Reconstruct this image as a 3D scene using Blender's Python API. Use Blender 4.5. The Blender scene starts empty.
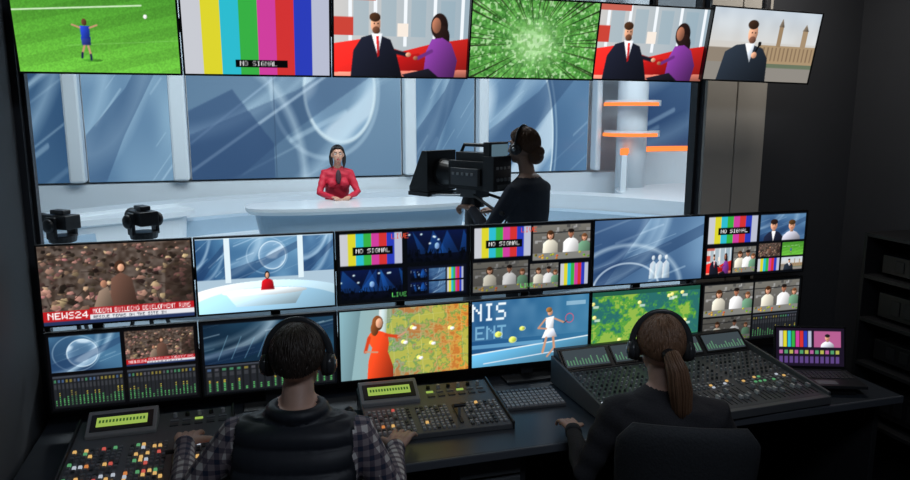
import bpy, math, random
import numpy as np
from mathutils import Vector, Matrix, Quaternion
random.seed(7)
S=bpy.context.scene
try: S.view_settings.view_transform='Standard'
except Exception: pass
COL=S.collection
# ------------------------------------------------------------------ materials
MATS={}
def mat(name,col,rough=.5,metal=0.,noise=.0,nscale=30.,bump=0.,spec=None):
    if name in MATS: return MATS[name]
    m=bpy.data.materials.new(name); m.use_nodes=True; nt=m.node_tree; b=nt.nodes['Principled BSDF']
    b.inputs['Roughness'].default_value=rough; b.inputs['Metallic'].default_value=metal
    b.inputs['Base Color'].default_value=(*col,1)
    if spec is not None: b.inputs['Specular IOR Level'].default_value=spec
    if noise or bump:
        tc=nt.nodes.new('ShaderNodeTexCoord'); n=nt.nodes.new('ShaderNodeTexNoise'); n.inputs['Scale'].default_value=nscale; n.inputs['Detail'].default_value=4
        nt.links.new(tc.outputs['Object'],n.inputs['Vector'])
        if noise:
            mx=nt.nodes.new('ShaderNodeMix'); mx.data_type='RGBA'
            mx.inputs[6].default_value=(*[c*(1-noise) for c in col],1); mx.inputs[7].default_value=(*[min(1,c*(1+noise)) for c in col],1)
            nt.links.new(n.outputs['Fac'],mx.inputs[0]); nt.links.new(mx.outputs[2],b.inputs['Base Color'])
        if bump:
            bp=nt.nodes.new('ShaderNodeBump'); bp.inputs['Strength'].default_value=bump; bp.inputs['Distance'].default_value=.01
            nt.links.new(n.outputs['Fac'],bp.inputs['Height']); nt.links.new(bp.outputs[0],b.inputs['Normal'])
    MATS[name]=m; return m
def emat(name,col,es=1.,sample=False):
    if name in MATS: return MATS[name]
    m=bpy.data.materials.new(name); m.use_nodes=True; nt=m.node_tree; nt.nodes.clear()
    e=nt.nodes.new('ShaderNodeEmission'); o=nt.nodes.new('ShaderNodeOutputMaterial'); nt.links.new(e.outputs[0],o.inputs[0])
    e.inputs[0].default_value=(*col,1); e.inputs[1].default_value=es; MATS[name]=m
    if not sample: m.cycles.emission_sampling='NONE'
    return m
def screenmat(name,es,sample=True):
    if name in MATS: return MATS[name]
    m=bpy.data.materials.new(name); m.use_nodes=True; nt=m.node_tree; b=nt.nodes['Principled BSDF']
    a=nt.nodes.new('ShaderNodeVertexColor'); a.layer_name='Col'
    nt.links.new(a.outputs['Color'],b.inputs['Emission Color']); b.inputs['Emission Strength'].default_value=es
    b.inputs['Base Color'].default_value=(.01,.01,.012,1); b.inputs['Roughness'].default_value=.25
    b.inputs['Specular IOR Level'].default_value=.3
    if not sample: m.cycles.emission_sampling='NONE'
    MATS[name]=m; return m
black=mat('black_plastic',(.014,.014,.016),.42,noise=.3,nscale=60)
dark=mat('dark_casing',(.032,.033,.037),.4,noise=.2,nscale=40)
grey=mat('grey_panel',(.12,.125,.135),.45,noise=.1,nscale=50)
lgrey=mat('light_grey_keys',(.42,.43,.45),.5)
silver=mat('silver_metal',(.5,.52,.55),.35,metal=.8)
white=mat('white_plastic',(.7,.7,.7),.5)
skin=mat('skin',(.62,.38,.29),.5,noise=.12,nscale=40)
skin2=mat('skin_anchor',(.55,.30,.21),.5,noise=.1,nscale=40)
# ------------------------------------------------------------------ mesh builder
class MB:
    def __init__(s): s.v=[];s.f=[];s.m=[];s.mats=[]
    def mi(s,m):
        if m not in s.mats: s.mats.append(m)
        return s.mats.index(m)
    def add(s,vs,fs,m):
        o=len(s.v); s.v+= [tuple(x) for x in vs]; k=s.mi(m)
        for f in fs: s.f.append(tuple(i+o for i in f)); s.m.append(k)
    def box(s,c,d,m,M=None,taper=1.,ty=1.):
        x,y,z=[k/2 for k in d]; vs=[]
        for sz in(-1,1):
            t=taper if sz>0 else 1; t2=ty if sz>0 else 1
            for a,b in((-1,-1),(1,-1),(1,1),(-1,1)):
                p=Vector((a*x*t,b*y*t2,sz*z))
                if M: p=M@p
                vs.append(p+Vector(c))
        s.add(vs,[(3,2,1,0),(4,5,6,7),(0,1,5,4),(1,2,6,5),(2,3,7,6),(3,0,4,7)],m)
    def prism(s,prof,x0,x1,m):   # profile in (y,z), extruded along x
        n=len(prof); vs=[(x0,a,b) for a,b in prof]+[(x1,a,b) for a,b in prof]
        s.add(vs,[tuple(range(n)),tuple(range(2*n-1,n-1,-1))]+[(i,i+n,(i+1)%n+n,(i+1)%n) for i in range(n)],m)
    def tube(s,pts,rad,m,seg=12,caps=True,flat=1.,ref=None):
        pts=[Vector(p) for p in pts]; n=len(pts)
        if not hasattr(rad,'__len__'): rad=[rad]*n
        P=list(pts);Q=list(rad)
        if caps:  # rounded ends
            a=(pts[0]-pts[1]).normalized(); b=(pts[-1]-pts[-2]).normalized()
            P=[pts[0]+a*rad[0]*.95,pts[0]+a*rad[0]*.6]+P+[pts[-1]+b*rad[-1]*.6,pts[-1]+b*rad[-1]*.95]
            Q=[rad[0]*.3,rad[0]*.8]+Q+[rad[-1]*.8,rad[-1]*.3]
        N=len(P); vs=[]; up=Vector(ref) if ref else Vector((0.12,.31,.95))
        prev=None
        for i in range(N):
            t=(P[min(i+1,N-1)]-P[max(i-1,0)]).normalized()
            if prev is None:
                x=t.cross(up)
                if x.length<.1: x=t.cross(Vector((1,0,0)))
            else: x=prev-t*prev.dot(t)
            x.normalize(); prev=x; y=t.cross(x)
            for k in range(seg):
                a=2*math.pi*k/seg; vs.append(P[i]+x*math.cos(a)*Q[i]+y*math.sin(a)*Q[i]*flat)
        fs=[(i*seg+k,i*seg+(k+1)%seg,(i+1)*seg+(k+1)%seg,(i+1)*seg+k) for i in range(N-1) for k in range(seg)]
        fs+=[tuple(range(seg-1,-1,-1)),tuple((N-1)*seg+k for k in range(seg))]
        s.add(vs,fs,m)
    def cyl(s,p0,p1,r0,r1,m,seg=20): s.tube([p0,p1],[r0,r1],m,seg,caps=False)
    def ell(s,c,r,m,M=None,nu=20,nv=14):
        vs=[];c=Vector(c)
        for j in range(nv+1):
            t=math.pi*(j/nv)*.998+.001*math.pi
            for i in range(nu):
                a=2*math.pi*i/nu; p=Vector((r[0]*math.sin(t)*math.cos(a),r[1]*math.sin(t)*math.sin(a),r[2]*math.cos(t)))
                if M: p=M@p
                vs.append(c+p)
        fs=[(j*nu+i,(j+1)*nu+i,(j+1)*nu+(i+1)%nu,j*nu+(i+1)%nu) for j in range(nv) for i in range(nu)]
        fs+=[tuple(range(nu)),tuple(range((nv+1)*nu-1,nv*nu-1,-1))]
        s.add(vs,fs,m)
    def loft(s,secs,side,fwd,m,seg=28,e=2.5):
        vs=[]
        for c,w,d in secs:
            c=Vector(c)
            for k in range(seg):
                a=2*math.pi*k/seg; ca,sa=math.cos(a),math.sin(a)
                vs.append(c+side*w*math.copysign(abs(ca)**(2/e),ca)+fwd*d*math.copysign(abs(sa)**(2/e),sa))
        N=len(secs)
        fs=[(i*seg+k,i*seg+(k+1)%seg,(i+1)*seg+(k+1)%seg,(i+1)*seg+k) for i in range(N-1) for k in range(seg)]
        fs+=[tuple(range(seg-1,-1,-1)),tuple((N-1)*seg+k for k in range(seg))]
        s.add(vs,fs,m)
    def arc(s,c,r0,r1,z0,z1,a0,a1,m,n=48):  # curved slab about vertical axis
        vs=[]
        for i in range(n+1):
            a=a0+(a1-a0)*i/n; ca,sa=math.cos(a),math.sin(a)
            for r,z in((r0,z0),(r1,z0),(r1,z1),(r0,z1)): vs.append((c[0]+r*ca,c[1]+r*sa,z))
        fs=[(i*4+k,i*4+(k+1)%4,(i+1)*4+(k+1)%4,(i+1)*4+k) for i in range(n) for k in range(4)]+[(3,2,1,0),(n*4,n*4+1,n*4+2,n*4+3)]
        s.add(vs,fs,m)
    def obj(s,name,parent=None,loc=(0,0,0),rot=(0,0,0),smooth=False,bevel=0.):
        me=bpy.data.meshes.new(name); me.from_pydata(s.v,[],s.f)
        for m in s.mats: me.materials.append(m)
        me.polygons.foreach_set('material_index',s.m)
        if smooth: me.polygons.foreach_set('use_smooth',[True]*len(s.f))
        me.update(); 
        import bmesh
        bm=bmesh.new(); bm.from_mesh(me); bmesh.ops.recalc_face_normals(bm,faces=bm.faces); bm.to_mesh(me); bm.free()
        o=bpy.data.objects.new(name,me); COL.objects.link(o); o.location=loc; o.rotation_euler=rot
        if parent: o.parent=parent
        if bevel:
            b=o.modifiers.new('bevel','BEVEL'); b.width=bevel; b.segments=2; b.limit_method='ANGLE'
        return o
def empty(name,loc=(0,0,0),rot=(0,0,0)):
    o=bpy.data.objects.new(name,None); COL.objects.link(o); o.location=loc; o.rotation_euler=rot; o.empty_display_size=.1; return o
# ------------------------------------------------------------------ painter (for screen content)
def G(a):
    h,w=a.shape[:2]; Yg,Xg=np.mgrid[0:h,0:w]; return (Xg+.5)/w,(Yg+.5)/h
def mixm(a,m,c,al=1.):
    m=(m*al)[...,None] if m.ndim==2 else m*al
    a[:]=a*(1-m)+np.array(c)*m
def fill(a,c): a[:]=np.array(c)
def vgrad(a,c0,c1):
    X,Y=G(a); a[:]=np.array(c0)*(1-Y[...,None])+np.array(c1)*Y[...,None]
def hgrad(a,c0,c1):
    X,Y=G(a); a[:]=np.array(c0)*(1-X[...,None])+np.array(c1)*X[...,None]
def sub(a,x0,y0,x1,y1):
    h,w=a.shape[:2]; return a[int(round(y0*h)):int(round(y1*h)),int(round(x0*w)):int(round(x1*w))]
def rect(a,x0,y0,x1,y1,c,al=1.):
    v=sub(a,max(0,x0),max(0,y0),x1,y1); v[:]=v*(1-al)+np.array(c)*al
def shade(c,u,v):   # soft form shading inside a figure shape of the broadcast picture
    return np.clip(np.array(c)[None,None,:]*(1.08-.28*u-.18*v)[...,None],0,1)
def ell(a,cx,cy,rx,ry,c,al=1.,rot=0.,soft=0.):
    X,Y=G(a); h,w=a.shape[:2]; k=w/h; dx=(X-cx)*k; dy=Y-cy; rx=rx*k; cr,sr=math.cos(rot),math.sin(rot)
    u=(dx*cr+dy*sr)/rx; v=(-dx*sr+dy*cr)/ry; d=np.sqrt(u*u+v*v)
    m=(d<1).astype(float) if not soft else np.clip((1+soft-d)/(2*soft),0,1)
    m=(m*al)[...,None]; a[:]=a*(1-m)+shade(c,np.clip(u,-1,1),np.clip(v,-1,1))*m
def poly(a,pts,c,al=1.,sh=True):
    X,Y=G(a); m=np.zeros(X.shape,bool); n=len(pts)
    for i in range(n):
        x0,y0=pts[i]; x1,y1=pts[(i+1)%n]
        if y0==y1: continue
        m^=((Y<y0)!=(Y<y1))&(X<(x1-x0)*(Y-y0)/(y1-y0)+x0)
    xa=min(p[0] for p in pts);xb=max(p[0] for p in pts);ya=min(p[1] for p in pts);yb=max(p[1] for p in pts)
    u=np.clip((X-xa)/(xb-xa+1e-6)*2-1,-1,1); v=np.clip((Y-ya)/(yb-ya+1e-6)*2-1,-1,1)
    mm=(m.astype(float)*al)[...,None]; a[:]=a*(1-mm)+(shade(c,u,v) if sh else np.array(c))*mm
def line(a,x0,y0,x1,y1,w,c,al=1.):
    X,Y=G(a); h,ww=a.shape[:2]; k=ww/h; X=X*k; x0*=k; x1*=k
    dx,dy=x1-x0,y1-y0; L=dx*dx+dy*dy+1e-9; t=np.clip(((X-x0)*dx+(Y-y0)*dy)/L,0,1)
    d=np.hypot(X-x0-t*dx,Y-y0-t*dy); mixm(a,np.clip((w-d)/w*2,0,1),c,al)
def ring(a,cx,cy,rx,ry,w,c,al=1.,soft=1.5):
    X,Y=G(a); u=(X-cx)/rx; v=(Y-cy)/ry; d=np.abs(np.hypot(u,v)-1)*ry
    mixm(a,np.clip((w-d)/w*soft,0,1),c,al)
def noise(a,nx,ny,seed=0):
    h,w=a.shape[:2]; r=np.random.RandomState(seed).rand(ny+2,nx+2); X,Y=G(a); X=X*nx;Y=Y*ny
    i=X.astype(int);j=Y.astype(int);fx=X-i;fy=Y-j;fx=fx*fx*(3-2*fx);fy=fy*fy*(3-2*fy)
    return r[j,i]*(1-fx)*(1-fy)+r[j,i+1]*fx*(1-fy)+r[j+1,i]*(1-fx)*fy+r[j+1,i+1]*fx*fy
F={'A':'0E11111F111111','B':'1E11111E11111E','C':'0E11101010110E','D':'1E11111111111E','E':'1F10101E10101F','G':'0E11101711110E','H':'1111111F111111','I':'0E04040404040E','L':'1010101010101F','M':'111B1515111111','N':'11191513111111','O':'0E11111111110E','P':'1E11111E101010','R':'1E11111E141211','S':'0F10100E01011E','T':'1F040404040404','U':'1111111111110E','V':'11111111110A04','W':'11111115151B11','2':'0E11010608101F','4':'02060A121F0202','K':'11121418141211',' ':'00000000000000','Y':'11110A04040404'}
def text(a,x,y,h,st,c,cw=None,al=1.):
    H_,W_=a.shape[:2]
    if cw is None: cw=h*6/7*H_/W_
    bm=np.zeros((7,6*len(st)))
    for i,ch in enumerate(st):
        q=F.get(ch,F[' '])
        for r in range(7):
            v=int(q[r*2:r*2+2],16)
            for k in range(5): bm[r,i*6+k]=(v>>(4-k))&1
    X,Y=G(a); u=np.floor((X-x)/cw*6).astype(int); v=np.floor((Y-y)/h*7).astype(int)
    ok=(u>=0)&(u<bm.shape[1])&(v>=0)&(v<7)
    m=np.where(ok,bm[np.clip(v,0,6),np.clip(u,0,bm.shape[1]-1)],0.); mixm(a,m,c,al)
def new(w=400,h=224): return np.zeros((h,w,3))
SK=(.80,.58,.46)
def bust(a,cx,top,s,skin_,hair,cloth,female=False,shirt=None,tie=None):
    h,w=a.shape[:2]; k=h/w
    hw=s*.36*k
    if female: ell(a,cx,top+s*.55,hw*1.45,s*.68,hair)
    poly(a,[(cx-hw*2.9,1.01),(cx-hw*2.7,top+s*1.6),(cx-hw*1.6,top+s*1.22),(cx-hw*.5,top+s*1.05),(cx+hw*.5,top+s*1.05),(cx+hw*1.6,top+s*1.22),(cx+hw*2.7,top+s*1.6),(cx+hw*2.9,1.01)],cloth)
    poly(a,[(cx-hw*.45,top+s*.8),(cx+hw*.45,top+s*.8),(cx+hw*.45,top+s*1.15),(cx-hw*.45,top+s*1.15)],[q*.8 for q in skin_])
    if shirt is not None: poly(a,[(cx-hw*.6,top+s*1.1),(cx+hw*.6,top+s*1.1),(cx,top+s*2.1)],shirt)
    if tie is not None: poly(a,[(cx-hw*.15,top+s*1.15),(cx+hw*.15,top+s*1.15),(cx+hw*.2,top+s*1.9),(cx-hw*.2,top+s*1.9)],tie)
    ell(a,cx,top+s*.52,hw,s*.48,skin_)
    ell(a,cx,top+s*.2,hw*1.08,s*.26,hair)
    for e in(-.4,.4): ell(a,cx+hw*e,top+s*.5,hw*.12,s*.04,(.1,.07,.06))
    ell(a,cx,top+s*.78,hw*.35,s*.035,(.6,.25,.22))
BARS=[(.76,.77,.80),(.85,.82,.15),(.15,.72,.8),(.2,.68,.25),(.8,.22,.6),(.82,.18,.18),(.15,.22,.72),(.70,.72,.8)]
def p_bars(a,txt=True,frac=1.):
    n=len(BARS); fill(a,(.05,.05,.06))
    for i,c in enumerate(BARS): rect(a,i/n,0,(i+1)/n,frac,c)
    if txt=='small': rect(a,.34,.82,.70,.91,(.02,.02,.02)); text(a,.37,.835,.06,'NO SIGNAL',(.9,.9,.9))
    elif txt: rect(a,.2,.42,.85,.68,(.02,.02,.02)); text(a,.25,.48,.13,'NO SIGNAL',(.95,.95,.95),cw=.062)
def p_pitch(a):
    vgrad(a,(.26,.55,.16),(.42,.76,.24)); X,Y=G(a)
    a*= (1+.04*np.sign(np.sin((X*.4+Y)*26)))[...,None]; a*=(.9+.2*noise(a,150,90,3))[...,None]
    line(a,0,.33,.78,.24,.010,(.85,.95,.8)); line(a,.3,.70,1,.62,.005,(.6,.85,.5),.4)
    cx=.42
    ell(a,cx+.03,.86,.06,.015,(.2,.45,.12),.7)
    line(a,cx-.005,.66,cx-.03,.78,.015,SK); line(a,cx+.005,.66,cx+.02,.8,.015,SK)
    poly(a,[(cx-.03,.60),(cx+.03,.60),(cx+.027,.69),(cx-.027,.69)],(.15,.2,.5))
    poly(a,[(cx-.03,.48),(cx+.03,.48),(cx+.025,.62),(cx-.025,.62)],(.12,.22,.65))
    line(a,cx-.03,.5,cx-.075,.47,.012,SK); line(a,cx+.03,.5,cx+.075,.47,.012,SK); ell(a,cx,.44,.016,.038,(.35,.22,.15))
    line(a,cx-.03,.78,cx-.035,.83,.016,(.1,.1,.3));line(a,cx+.02,.8,cx+.02,.85,.016,(.1,.1,.3))
    ell(a,.80,.36,.012,.024,(.95,.95,.95))
def p_interview(a):
    hgrad(a,(.80,.79,.78),(.60,.68,.73))
    for x in(.12,.3,.52,.74,.95): rect(a,x-.015,0,min(1,x+.01),.62,(.93,.95,.97))
    for x in(.2,.4,.62,.84): rect(a,x-.06,.05,x+.05,.5,(.55,.66,.72),.5)
    rect(a,0,.28,.14,.5,(.8,.25,.2)); rect(a,.0,0,.3,.08,(.78,.38,.32)); rect(a,.46,.34,.54,.5,(.95,.9,.85))
    poly(a,[(0,.6),(.2,.54),(.5,.68),(.72,.58),(1,.5),(1,1),(0,1)],(.8,.13,.11))
    poly(a,[(.4,.78),(.62,.70),(.8,.9),(.5,1),(.3,.98)],(.62,.07,.07))
    poly(a,[(0,.95),(1,.9),(1,1),(0,1)],(.88,.5,.42))
    poly(a,[(.12,1),(.14,.68),(.2,.52),(.3,.47),(.41,.54),(.46,.74),(.5,1)],(.09,.10,.15))
    poly(a,[(.27,.47),(.35,.47),(.32,.76)],(.9,.92,.95)); poly(a,[(.305,.5),(.325,.5),(.33,.74),(.315,.76)],(.75,.1,.1))
    ell(a,.30,.355,.036,.105,SK); ell(a,.295,.275,.04,.055,(.25,.16,.1)); ell(a,.305,.43,.028,.045,(.38,.24,.17))
    for e in(-.012,.014): ell(a,.303+e,.35,.005,.01,(.12,.08,.06))
    line(a,.4,.67,.53,.72,.035,(.09,.10,.15)); ell(a,.545,.72,.02,.028,SK)
    ell(a,.775,.36,.065,.16,(.13,.08,.07)); ell(a,.8,.5,.055,.15,(.13,.08,.07))
    poly(a,[(.66,1),(.68,.67),(.72,.52),(.8,.5),(.87,.57),(.92,.78),(.9,1)],(.42,.18,.5))
    ell(a,.752,.35,.034,.095,(.58,.37,.28)); line(a,.72,.67,.62,.76,.03,(.42,.18,.5)); ell(a,.6,.76,.018,.025,(.58,.37,.28))
    poly(a,[(.5,.97),(.7,.89),(.78,1),(.52,1)],(.1,.1,.14))
def p_forest(a):
    X,Y=G(a); n=noise(a,28,18,5)*.5+noise(a,90,52,6)*.5; r=np.hypot((X-.5)*1.6,(Y-.55))
    base=np.array((.10,.32,.09))+ (n[...,None]*np.array((.42,.55,.32))); lt=np.exp(-(r/.26)**2)[...,None]
    a[:]=base*(1-.75*lt)+np.array((.85,.98,.78))*.75*lt
    m=(noise(a,60,34,9)>.7)&(r>.08); mixm(a,m.astype(float),(.85,.97,.78),.6)
    rr=random.Random(4)
    m=(noise(a,40,24,12)>.62); mixm(a,m.astype(float),(.35,.62,.25),.45)
    for i in range(60):
        t=2*math.pi*i/60+rr.uniform(-.07,.07); r0=rr.uniform(.2,.42); r1=.95
        x0,y0=.5+math.cos(t)*r0/1.7,.55+math.sin(t)*r0; x1,y1=.5+math.cos(t)*r1/1.5,.55+math.sin(t)*r1
        wd=rr.uniform(.3,1); px,py=-math.sin(t)*.011*wd,math.cos(t)*.016*wd; q=.10+rr.random()*.12
        poly(a,[(x0,y0),(x1-px,y1-py),(x1+px,y1+py)],(q*.9,q*1.1,q*.6),.85,False)
def p_reporter(a):
    vgrad(a,(.72,.77,.82),(.88,.80,.70)); n=noise(a,12,5,2)
    mixm(a,n*(G(a)[1]<.45),(.9,.93,.95),.5)
    rect(a,.45,.48,1,.74,(.66,.56,.43)); rect(a,0,.54,.45,.75,(.55,.50,.44))
    for i in range(14): rect(a,.47+i*.038,.51,.483+i*.038,.7,(.52,.43,.33))
    rect(a,.62,.22,.66,.5,(.6,.5,.38)); poly(a,[(.615,.22),(.64,.1),(.665,.22)],(.45,.4,.34)); rect(a,.85,.26,.9,.5,(.64,.54,.42))
    poly(a,[(.845,.26),(.875,.16),(.905,.26)],(.45,.4,.34)); rect(a,.0,.74,1,1,(.55,.53,.5)); rect(a,.5,.74,1,.8,(.4,.45,.36))
    poly(a,[(.12,1),(.16,.6),(.25,.5),(.36,.47),(.5,.53),(.56,.67),(.58,1)],(.13,.16,.2))
    poly(a,[(.33,.47),(.42,.47),(.4,.74)],(.85,.88,.92)); ell(a,.385,.33,.042,.14,SK); ell(a,.375,.21,.048,.065,(.2,.13,.09)); ell(a,.39,.42,.032,.05,(.42,.28,.22))
    for e in(-.014,.016): ell(a,.39+e,.32,.006,.01,(.12,.08,.06))
    line(a,.42,.65,.46,.5,.016,(.05,.05,.05)); ell(a,.465,.47,.016,.034,(.06,.06,.06)); ell(a,.43,.63,.026,.045,SK)
def p_rubble(a,banner=True):
    n=noise(a,40,24,3)[...,None]; a[:]=np.array((.22,.17,.14))+n*.2; rr=random.Random(9)
    for i in range(420):
        x,y=rr.random(),rr.random(); s=rr.uniform(.012,.06)*(0.5+y*.8); q=rr.choice([rr.uniform(.08,.3),rr.uniform(.3,.72)]); w=rr.uniform(.8,1.1)
        pts=[(x+math.cos(t)*s*rr.uniform(.5,1.3)*.7,y+math.sin(t)*s*rr.uniform(.4,1.1)) for t in [k*math.pi/2.5+rr.random()*.6 for k in range(5)]]
        poly(a,pts,(q*1.08,q*.86*w,q*.7),.9)
    for i in range(24):
        x,y=rr.random(),rr.random()*.8; line(a,x,y,x+rr.uniform(-.2,.2),y+rr.uniform(-.15,.15),.006,(.14,.1,.08),.8)
    ell(a,.52,.3,.036,.08,(.22,.14,.1)); poly(a,[(.44,.8),(.455,.45),(.52,.37),(.59,.45),(.62,.8)],(.34,.24,.2)); ell(a,.525,.315,.022,.048,SK)
    poly(a,[(.33,.8),(.37,.6),(.43,.54),(.46,.8)],(.5,.42,.36)); ell(a,.405,.51,.022,.048,(.6,.42,.33))
    poly(a,[(.8,.8),(.82,.35),(.9,.22),(1,.35),(1,.8)],(.16,.12,.1),.6)
    if banner:
        rect(a,0,.82,.3,.95,(.74,.1,.12)); rect(a,.3,.80,1,.89,(.72,.1,.13)); rect(a,.3,.89,1,.96,(.88,.88,.9)); rect(a,0,.95,1,1,(.14,.2,.36))
        text(a,.03,.84,.085,'NEWS24',(1,1,1),cw=.044); text(a,.32,.818,.055,'MODERN BUILDING DEVELOPMENT RUNS',(1,1,1),cw=.0205)
        text(a,.32,.908,.035,'RESCUE TEAMS ON THE SITE IN',(.2,.2,.25),cw=.018)
def p_swoosh(a,seed=1,c0=(.12,.24,.42),c1=(.35,.52,.68),globe=None,dk=1.,dkb=(.10,.20,.36)):
    X,Y=G(a); n=noise(a,4,3,seed); t=np.clip(.55*n+.45*X+.35*(.6-Y),0,1)[...,None]
    a[:]=np.array(c0)*(1-t)+np.array(c1)*t
    rr=random.Random(seed)
    if globe:
        gx,gy,gr=globe; k=1.75; d=np.hypot((X-gx)/gr,(Y-gy)/(gr*k)); inside=(d<1)
        mixm(a,inside*np.clip(.25+.6*d**3,0,1),(.62,.76,.88),.8)
        u=(X-gx)/gr; v=(Y-gy)/(gr*k); s_=np.sin(u*3.1+1.5*np.sin(v*4+seed))+np.sin(v*5+u*2.3+seed)
        mixm(a,np.clip(s_*.9-.2,0,1)*inside,(.88,.95,1),.7)
        ring(a,gx,gy,gr,gr*k,.018,(.9,.97,1),.8)
        ring(a,gx-gr*.4,gy,gr*1.5,gr*k*1.3,.02,(.85,.94,1),.35)
    for i in range(3):   # broad soft bands
        cx,cy=rr.uniform(-.5,0),rr.uniform(-.6,.0); r=rr.uniform(.9,1.5); ring(a,cx,cy,r*.8,r,rr.uniform(.05,.12),(.80,.91,.98),rr.uniform(.25,.5),1.)
    for i in range(12):
        x=rr.uniform(-.2,.9); y=rr.uniform(.1,1.1); l=rr.uniform(.1,.5); line(a,x,y,x+l,y-l*.6,rr.choice([.004,.008,.02]),(.84,.94,1),rr.uniform(.12,.4))
    poly(a,[(0,1),(0,.75),(.5,.5),(1,.12),(1,.3),(.45,.75),(.2,1)],dkb,.4,False)
    a*=dk
def p_studio(a):
    fill(a,(.66,.76,.83)); 
    p_swoosh(sub(a,0,.02,.2,.55),3,(.12,.26,.44),(.3,.5,.66)); p_swoosh(sub(a,.24,.02,.73,.55),8,(.16,.34,.52),(.45,.64,.78),globe=(.62,.45,.2)); p_swoosh(sub(a,.77,.02,1,.5),5,(.16,.32,.5),(.4,.58,.73))
    rect(a,.2,0,.24,.6,(.86,.93,.96)); rect(a,.73,0,.77,.58,(.86,.93,.96))
    ell(a,.5,.95,.7,.36,(.72,.84,.9)); ell(a,.5,1.02,.6,.34,(.55,.72,.82)); poly(a,[(.19,.73),(.77,.73),(.70,.93),(.27,.93)],(.70,.82,.88)); ell(a,.48,.74,.31,.05,(.92,.96,.98)); 
    poly(a,[(.45,.72),(.46,.6),(.485,.57),(.515,.57),(.54,.6),(.55,.72)],(.7,.06,.1)); ell(a,.5,.52,.018,.055,(.1,.06,.05)); ell(a,.5,.525,.012,.038,SK)
def p_kitchen(a,dim=1.):
    vgrad(a,(.46,.45,.42),(.32,.31,.3)); rr=random.Random(3)
    for i in range(40):
        x,y=rr.random(),rr.random()*.5; rect(a,x,y,min(1,x+rr.uniform(.02,.09)),min(1,y+rr.uniform(.04,.1)),[rr.uniform(.2,.75)]*3,.7)
    rect(a,0,.2,1,.23,(.2,.2,.2))
    bust(a,.3,.18,.22,SK,(.25,.15,.08),(.74,.72,.66),True); bust(a,.66,.14,.23,(.6,.4,.3),(.1,.08,.07),(.8,.8,.8)); bust(a,.9,.3,.18,SK,(.4,.25,.15),(.35,.5,.4),True)
    rect(a,0,.8,1,1,(.5,.5,.48))
    for i in range(16): ell(a,rr.random(),.82+rr.random()*.15,.022,.03,(rr.uniform(.3,.9),rr.uniform(.3,.7),.15))
    a*=dim
def p_concert(a,seed=1):
    vgrad(a,(.03,.08,.25),(.02,.03,.07)); rr=random.Random(seed); X,Y=G(a)
    for i in range(6):
        x=rr.random(); poly(a,[(x,0),(x+rr.uniform(-.3,.2),.75),(x+rr.uniform(-.1,.4),.75)],(.1,.42,.85),.3)
    for i in range(6): ell(a,rr.random(),rr.uniform(.1,.45),.02,.03,(.8,.95,1),.9,soft=.5)
    for i in range(30):
        x=rr.random(); ell(a,x,rr.uniform(.72,.98),.03,.06,(.01,.02,.05)); line(a,x,.8,x+rr.uniform(-.05,.05),.6,.012,(.01,.02,.05))
    ell(a,.5,.5,.04,.1,(.55,.7,.9),.8)
def p_multi(a,kind=0):
    fill(a,(.02,.03,.05))
    p_bars(sub(a,.02,.03,.48,.47),True,1.); 
    if kind==0:
        p_concert(sub(a,.52,.03,.98,.47),2); p_concert(sub(a,.02,.53,.48,.95),5)
        b=sub(a,.52,.53,.98,.95); fill(b,(.04,.06,.12))
        for k in range(6):
            c=sub(b,.05+.31*(k%3),.08+.46*(k//3),.33+.31*(k%3),.48+.46*(k//3)); [p_concert,p_swoosh][k%3](c) if k%3<2 else p_bars(c,False)
    else:
        p_kitchen(sub(a,.5,.03,.99,.55)); p_kitchen(sub(a,.01,.53,.46,.97),.8)
        p_kitchen(sub(a,.48,.6,.72,.97),.9); p_bars(sub(a,.74,.62,.98,.95),False)
    text(a,.4,.05,.07,'LIVE',(.9,.3,.2)); text(a,.4,.88,.06,'LIVE',(.4,.9,.4))
def p_multi2(a):
    fill(a,(.03,.04,.06)); p_bars(sub(a,.02,.03,.5,.46)); b=sub(a,.53,.03,.99,.46); p_swoosh(b,4)
    bust(b,.3,.2,.4,SK,(.15,.1,.08),(.1,.12,.2),shirt=(.9,.9,.9)); bust(b,.7,.25,.38,SK,(.3,.2,.1),(.7,.7,.75))
    p_interview(sub(a,.02,.53,.26,.95)); p_kitchen(sub(a,.28,.53,.5,.95)); p_rubble(sub(a,.53,.5,.75,.72),False); p_pitch(sub(a,.77,.5,.99,.72)); p_bars(sub(a,.53,.75,.75,.96),False); p_reporter(sub(a,.77,.75,.99,.96))
def p_ui(a,seed=1):
    fill(a,(.09,.10,.11)); rr=random.Random(seed); n=18
    for i in range(n):
        x=i/n; rect(a,x+.008,.08,x+1/n-.008,.95,(.13,.14,.16)); rect(a,x+.014,.12,x+1/n-.014,.2,rr.choice([(.25,.5,.35),(.5,.45,.2),(.25,.35,.5),(.3,.3,.33)]))
        l=rr.uniform(.3,.9)
        for k in range(int(9*l)):
            y=.88-k*.06; rect(a,x+.020,y,x+1/n-.022,y+.035,(.35,.72,.4) if k<5 else (.8,.72,.25))
        rect(a,x+.012,.25,x+1/n-.012,.4,(.45,.46,.48),.25)
    rect(a,0,.0,1,.06,(.24,.26,.3))
def p_B1(a):
    fill(a,(.03,.03,.04)); p_swoosh(sub(a,.02,.04,.48,.5),6,(.1,.2,.34),(.3,.5,.64),globe=(.45,.5,.22)); p_rubble(sub(a,.51,.04,.98,.5)); p_ui(sub(a,.02,.55,.48,.97),2); p_ui(sub(a,.51,.55,.98,.97),5)
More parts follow.
